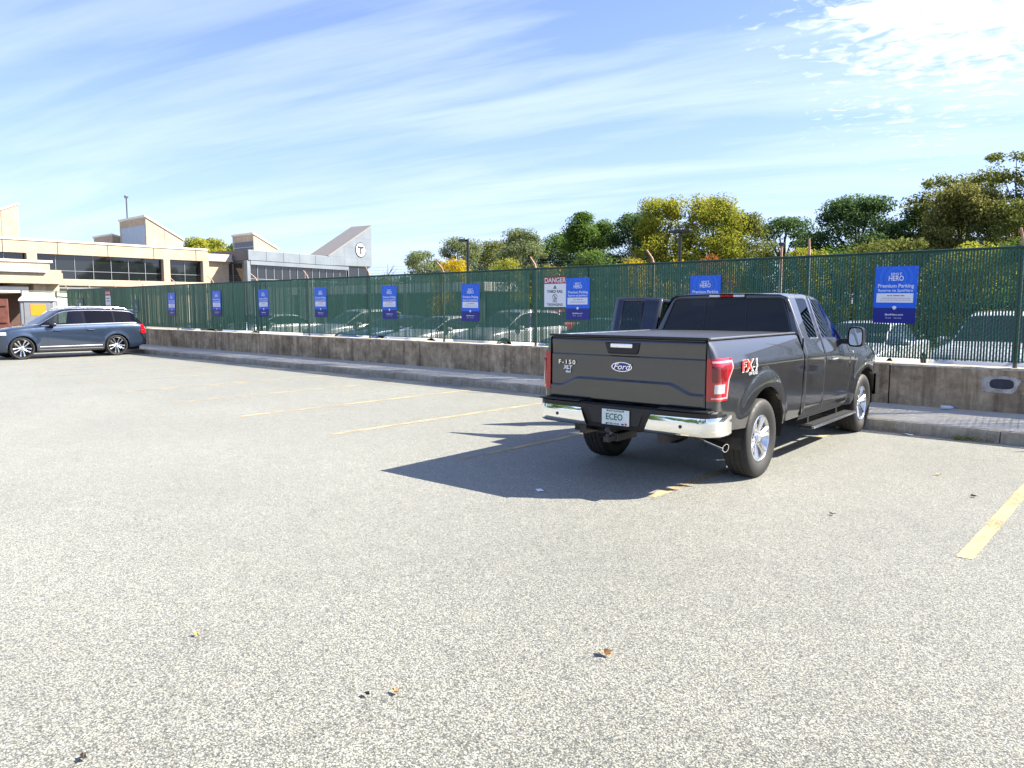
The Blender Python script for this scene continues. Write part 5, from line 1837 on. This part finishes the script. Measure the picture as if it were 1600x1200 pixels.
G1 = 'trees behind the lot beyond the fence'
TREES = [
    # label, x, y, h, rad, base, mat, clumps, per, leaf, shape, open
    ('hazy pale green tree at the left end of the tree line', -46.5, 41.0, 6.3, 2.2, 1.5, 'pale', 30, 110, .12, 'round', .5),
    ('hazy pale tree behind the single-arm lamp post', -46.8, 45.5, 7.5, 2.8, 1.5, 'pale', 34, 110, .12, 'round', .4),
    ('grey green tree right of the single-arm lamp post', -46.0, 49.0, 7.5, 2.9, 1.5, 'olive', 34, 110, .12, 'round', .5),
    ('small pale tree right of the grey green tree', -41.5, 46.5, 6.6, 2.4, 1.4, 'pale', 28, 110, .12, 'round', .4),
    ('light green round tree at the left of the dense trees', -35.6, 40.6, 7.2, 2.1, 1.2, 'pale', 34, 130, .12, 'round', .2),
    ('mid green tree next to the light green round tree', -35.2, 45.0, 7.4, 2.4, 1.2, 'green', 36, 130, .12, 'round', .2),
    ('upright blue green tree with pointed top', -30.6, 41.0, 8.1, 1.9, 1.0, 'green', 38, 140, .11, 'cone', .1),
    ('second pointed green tree, lower than its neighbour', -31.5, 44.6, 7.9, 1.7, 1.0, 'green', 34, 140, .11, 'cone', .1),
    ('dark green tree left of the yellowing trees', -27.7, 43.0, 8.0, 2.2, 1.0, 'dark', 38, 140, .11, 'oval', .1),
    ('tall yellowing tree, left one of the pair', -24.7, 41.6, 8.5, 1.9, 1.6, 'yellow', 40, 140, .11, 'oval', .1),
    ('tall yellow green tree, right one of the pair', -22.2, 43.2, 8.6, 2.1, 1.4, 'yellow', 42, 140, .11, 'oval', .1),
    ('dark tree top behind the pair of yellowing trees', -23.6, 47.0, 9.1, 1.6, 2.0, 'dark', 26, 130, .11, 'round', .1),
    ('olive green tree at the right of the yellowing trees', -20.9, 44.8, 7.4, 1.9, 1.0, 'olive', 34, 130, .11, 'oval', .1),
    ('dark open-crowned tree standing alone in the gap', -20.4, 50.0, 7.7, 2.5, 3.4, 'dark', 26, 110, .12, 'round', .7),
    ('broad dark green tree right of the gap in the tree line', -14.9, 47.6, 8.2, 3.1, 2.6, 'dark', 40, 120, .12, 'round', .4),
    ('low green tree between the gap and the broad dark tree', -16.8, 46.0, 5.2, 1.8, .8, 'green', 26, 120, .12, 'round', .2),
    ('small dark tree right of the broad dark tree', -12.6, 49.6, 7.7, 1.7, 2.0, 'dark', 24, 120, .12, 'oval', .4),
    ('airy tree with visible branches', -10.8, 49.8, 9.2, 2.3, 3.2, 'olive', 34, 100, .12, 'vase', .6),
    ('russet brown bushy tree near the right edge', -8.9, 45.5, 8.0, 2.3, 1.0, 'brown', 44, 140, .11, 'oval', .2),
    ('dark tree below the tall thin tree at the right edge', -6.6, 44.6, 7.0, 2.2, .8, 'olive', 38, 130, .11, 'oval', .2),
    ('tallest thin pale tree at the right edge', -6.8, 48.4, 9.9, 2.3, 3.2, 'olive', 46, 110, .12, 'vase', .5),
    ('yellow green tree over the roof of the tan station', -103.5, 50.0, 11.2, 3.8, 3, 'yellow', 30, 130, .2, 'round', .2),
    ('small green tree over the roof of the grey station wing', -101.0, 53.8, 10.6, 2.4, 3, 'green', 22, 130, .2, 'round', .2),
    ('tiny dark treetop left of the roof mast', -104, 38.5, 10.4, 2.0, 3, 'green', 14, 110, .2, 'round', .2),
]
for i, (lab, x, y, h, rad, base, mat, cl, per, leaf, shp, op) in enumerate(TREES):
    tree('tree', lab, x, y, h, rad, base, mat, 100 + i, int(cl * 2.2), int(per * 4.4), leaf * .68, shp, op, group=G1)
SHR = [
    ('golden yellow bush left of the single-arm lamp post', -36.0, 34.2, 4.9, 1.7, .3, 'gold', 22),
    ('yellow green bush right of the single-arm lamp post', -33.5, 36.6, 4.8, 1.7, .3, 'yellow', 22),
    ('bright green rounded bush above the danger sign', -25.2, 34.6, 4.9, 1.7, .3, 'green', 24),
    ('yellow bush strip left of the bright green bush', -28.4, 35.6, 4.1, 1.7, .3, 'gold', 18),
    ('vivid yellow bush beside the fence post arm', -23.0, 36.6, 4.35, 1.6, .3, 'gold', 22),
    ('brownish bush left of the vivid yellow bush', -24.6, 37.4, 4.6, 1.2, .3, 'brown', 16),
    ('orange bush under the yellowing trees', -21.2, 37.4, 4.4, 1.2, .3, 'gold', 16),
    ('red leaved bush right of the second lamp post', -19.2, 37.6, 4.6, 1.3, .3, 'rust', 16),
    ('small bush with yellow tips in the tree line gap', -15.0, 40.4, 4.8, 1.7, .3, 'yellow', 20),
    ('green bush right of the gap', -12.9, 39.5, 4.6, 1.9, .3, 'green', 22),
    ('olive bush left of the largest parking sign', -10.9, 37.4, 4.7, 1.9, .3, 'olive', 24),
    ('olive bush above the largest parking sign', -9.2, 38.0, 4.8, 1.9, .3, 'olive', 24),
    ('yellow green bush right of the largest parking sign', -7.4, 38.8, 4.6, 1.9, .3, 'yellow', 22),
    ('dark bush at the right end of the fence', -5.2, 38.6, 4.6, 1.9, .3, 'green', 22),
    ('scrubby pale bush beside the grey station wing', -55.6, 43.6, 4.6, 2.0, .3, 'pale', 20),
    ('low pale bush left of the tree line', -50.2, 43.0, 4.3, 2.0, .3, 'pale', 20),
]
for i, (lab, x, y, h, rad, base, mat, cl) in enumerate(SHR):
    tree('bush', lab, x, y, h, rad, base, mat, 300 + i, int(cl * 1.5), 480, .07, 'round', 0, cat='bush', group='bushes along the back of the lot', trunk=.05)
# thin bare sapling beside the station wing
rnd = random.Random(9)
t = tag(empty('bare_sapling', (-56.4, 45.0, 0)), 'thin bare sapling right of the grey station wing', 'tree')
mb = MB(); mb.tube([(0, 0, 0), (0, 0, 3), (.1, 0, 5.8)], [.08, .06, .015], 6); mb.build('trunk', M['bark'], t)
mb = MB()
for k in range(14):
    z = rnd.uniform(2.2, 5); a = rnd.uniform(0, 6.28); L = rnd.uniform(.5, 1.2)
    mb.tube([(0, 0, z), (L * .5 * cos(a), L * .5 * sin(a), z + .5), (L * cos(a), L * sin(a), z + 1.1)], [.03, .02, .006], 4)
mb.build('limbs', M['bark'], t)
# undergrowth filling the back edge
rnd = random.Random(21)
cl = []
for k in range(150):
    x = -50 + 54 * k / 150
    cl.append((x + rnd.uniform(-.5, .5), 43.5 + rnd.uniform(-1.2, 5), rnd.uniform(.6, 4.4), rnd.uniform(.8, 1.5)))
v, f = foliage(cl, 300, .10, rnd)
me = bpy.data.meshes.new('undergrowth'); me.from_pydata(v, [], f); me.materials.append(LM['green'])
tag(link_mesh('undergrowth', me), 'mass of green undergrowth below the tree line', 'undergrowth', kind='stuff')

# ---------------------------------------------------------------- small things on the ground
lfm = {'tan': pmat('dry_leaf_tan', (.42, .24, .10), .8), 'yellow': pmat('dry_leaf_yellow', (.45, .38, .06), .8), 'dark': pmat('dry_leaf_dark', (.05, .035, .025), .8)}
def fallen_leaf(x, y, s, mat, label, seed):
    rnd = random.Random(seed)
    a0 = rnd.uniform(0, 6.28)
    pts = []
    n = 14
    for k in range(n):
        a = 2 * pi * k / n
        r = s * (.55 + .45 * abs(cos(a * 2.5))) * (1.25 if k == 0 else 1)
        pts.append((r * cos(a + a0), .6 * r * sin(a + a0), .012 + .6 * s * .5 * (1 + sin(a * 2 + seed)) * .6))
    mb = MB()
    for k in range(n):
        mb.face([(0, 0, .006), pts[k], pts[(k + 1) % n]])
    o = mb.build('fallen_leaf', lfm[mat], None, solid=.0012)
    o.location = (x, y, .003)
    tag(o, label, 'leaf', 'fallen leaves on the asphalt')
fallen_leaf(-2.06, 2.99, .042, 'tan', 'tan curled leaf on the asphalt below the pickup truck', 1)
fallen_leaf(-2.55, 2.04, .026, 'tan', 'small tan leaf in the bottom foreground', 2)
fallen_leaf(-3.81, 1.71, .022, 'yellow', 'yellow green leaf on the left foreground asphalt', 3)
fallen_leaf(-1.80, 8.66, .035, 'yellow', 'yellow leaf on the asphalt right of the pickup truck', 4)
fallen_leaf(-1.34, 7.87, .03, 'dark', 'dark leaf left of the right-hand yellow line', 5)
fallen_leaf(-2.10, 6.38, .03, 'dark', 'dark leaf behind the pickup truck near wheel', 6)
fallen_leaf(-3.06, .91, .024, 'dark', 'dark leaf at the bottom left edge', 7)
fallen_leaf(-2.63, 1.94, .020, 'dark', 'dark leaf just left of the small tan leaf', 8)
def scrap(x, y, z, s, label, seed, name='paper_scrap'):
    rnd = random.Random(seed)
    mb = MB(); n = 5
    g = [[((i / n - .5) * s * 1.6, (j / n - .5) * s, .004 + .12 * s * rnd.random()) for i in range(n + 1)] for j in range(n + 1)]
    mb.grid(g)
    o = mb.build(name, M['s_white'], None, smooth=60, solid=.0008)
    o.location = (x, y, z); o.rotation_euler = (0, 0, rnd.uniform(0, 3))
    tag(o, label, 'litter')
scrap(-4.48, 5.37, .002, .06, 'white paper scrap in the shadow of the pickup truck', 1)
scrap(-2.72, 11.18, .002, .07, 'white paper scrap against the kerb right of the truck', 2)
bt = tag(empty('plastic_bottle', (-2.62, 12.9, .22), .5), 'small clear plastic bottle at the foot of the concrete wall', 'bottle')
mb = MB(); mb.lathe([(-.09, 0), (-.09, .03), (.04, .032), (.07, .014), (.09, .013), (.09, 0)], 14, axis='x'); mb.build('bottle_body', pmat('clear_plastic', (.6, .65, .7), .1, spec=.8), bt, smooth=40)
mb = MB(); mb.lathe([(.088, 0), (.088, .016), (.108, .016), (.108, 0)], 12, axis='x'); mb.build('cap', M['s_blue'], bt, smooth=40)
# moss tuft at the kerb
rnd = random.Random(31)
cl = [(-1.95 + rnd.uniform(-.22, .22), 11.19 + rnd.uniform(-.03, .0), .035, .05) for _ in range(12)]
v, f = foliage(cl, 2600, .010, rnd)
me = bpy.data.meshes.new('weeds'); me.from_pydata(v, [], f); me.materials.append(LM['olive'])
tag(link_mesh('kerb_weeds', me), 'small green weeds growing along the kerb face at the right', 'weeds', kind='stuff')
# unseen woods added behind the camera to be mirrored in paint, chrome and glass
rnd = random.Random(77)
cl = []
for k in range(130):
    a = -130 + 260 * k / 130
    cl.append((a * .9 + rnd.uniform(-2, 2), -62 + rnd.uniform(-5, 5) + abs(a) * .12, rnd.uniform(1.5, 7.5), rnd.uniform(2.0, 3.6)))
v, f = foliage(cl, 45, .5, rnd)
me = bpy.data.meshes.new('reflection_woods'); me.from_pydata(v, [], f); me.materials.append(LM['dark'])
tag(link_mesh('reflection_woods', me), 'unseen woods added behind the camera for reflections', 'woods', kind='stuff')
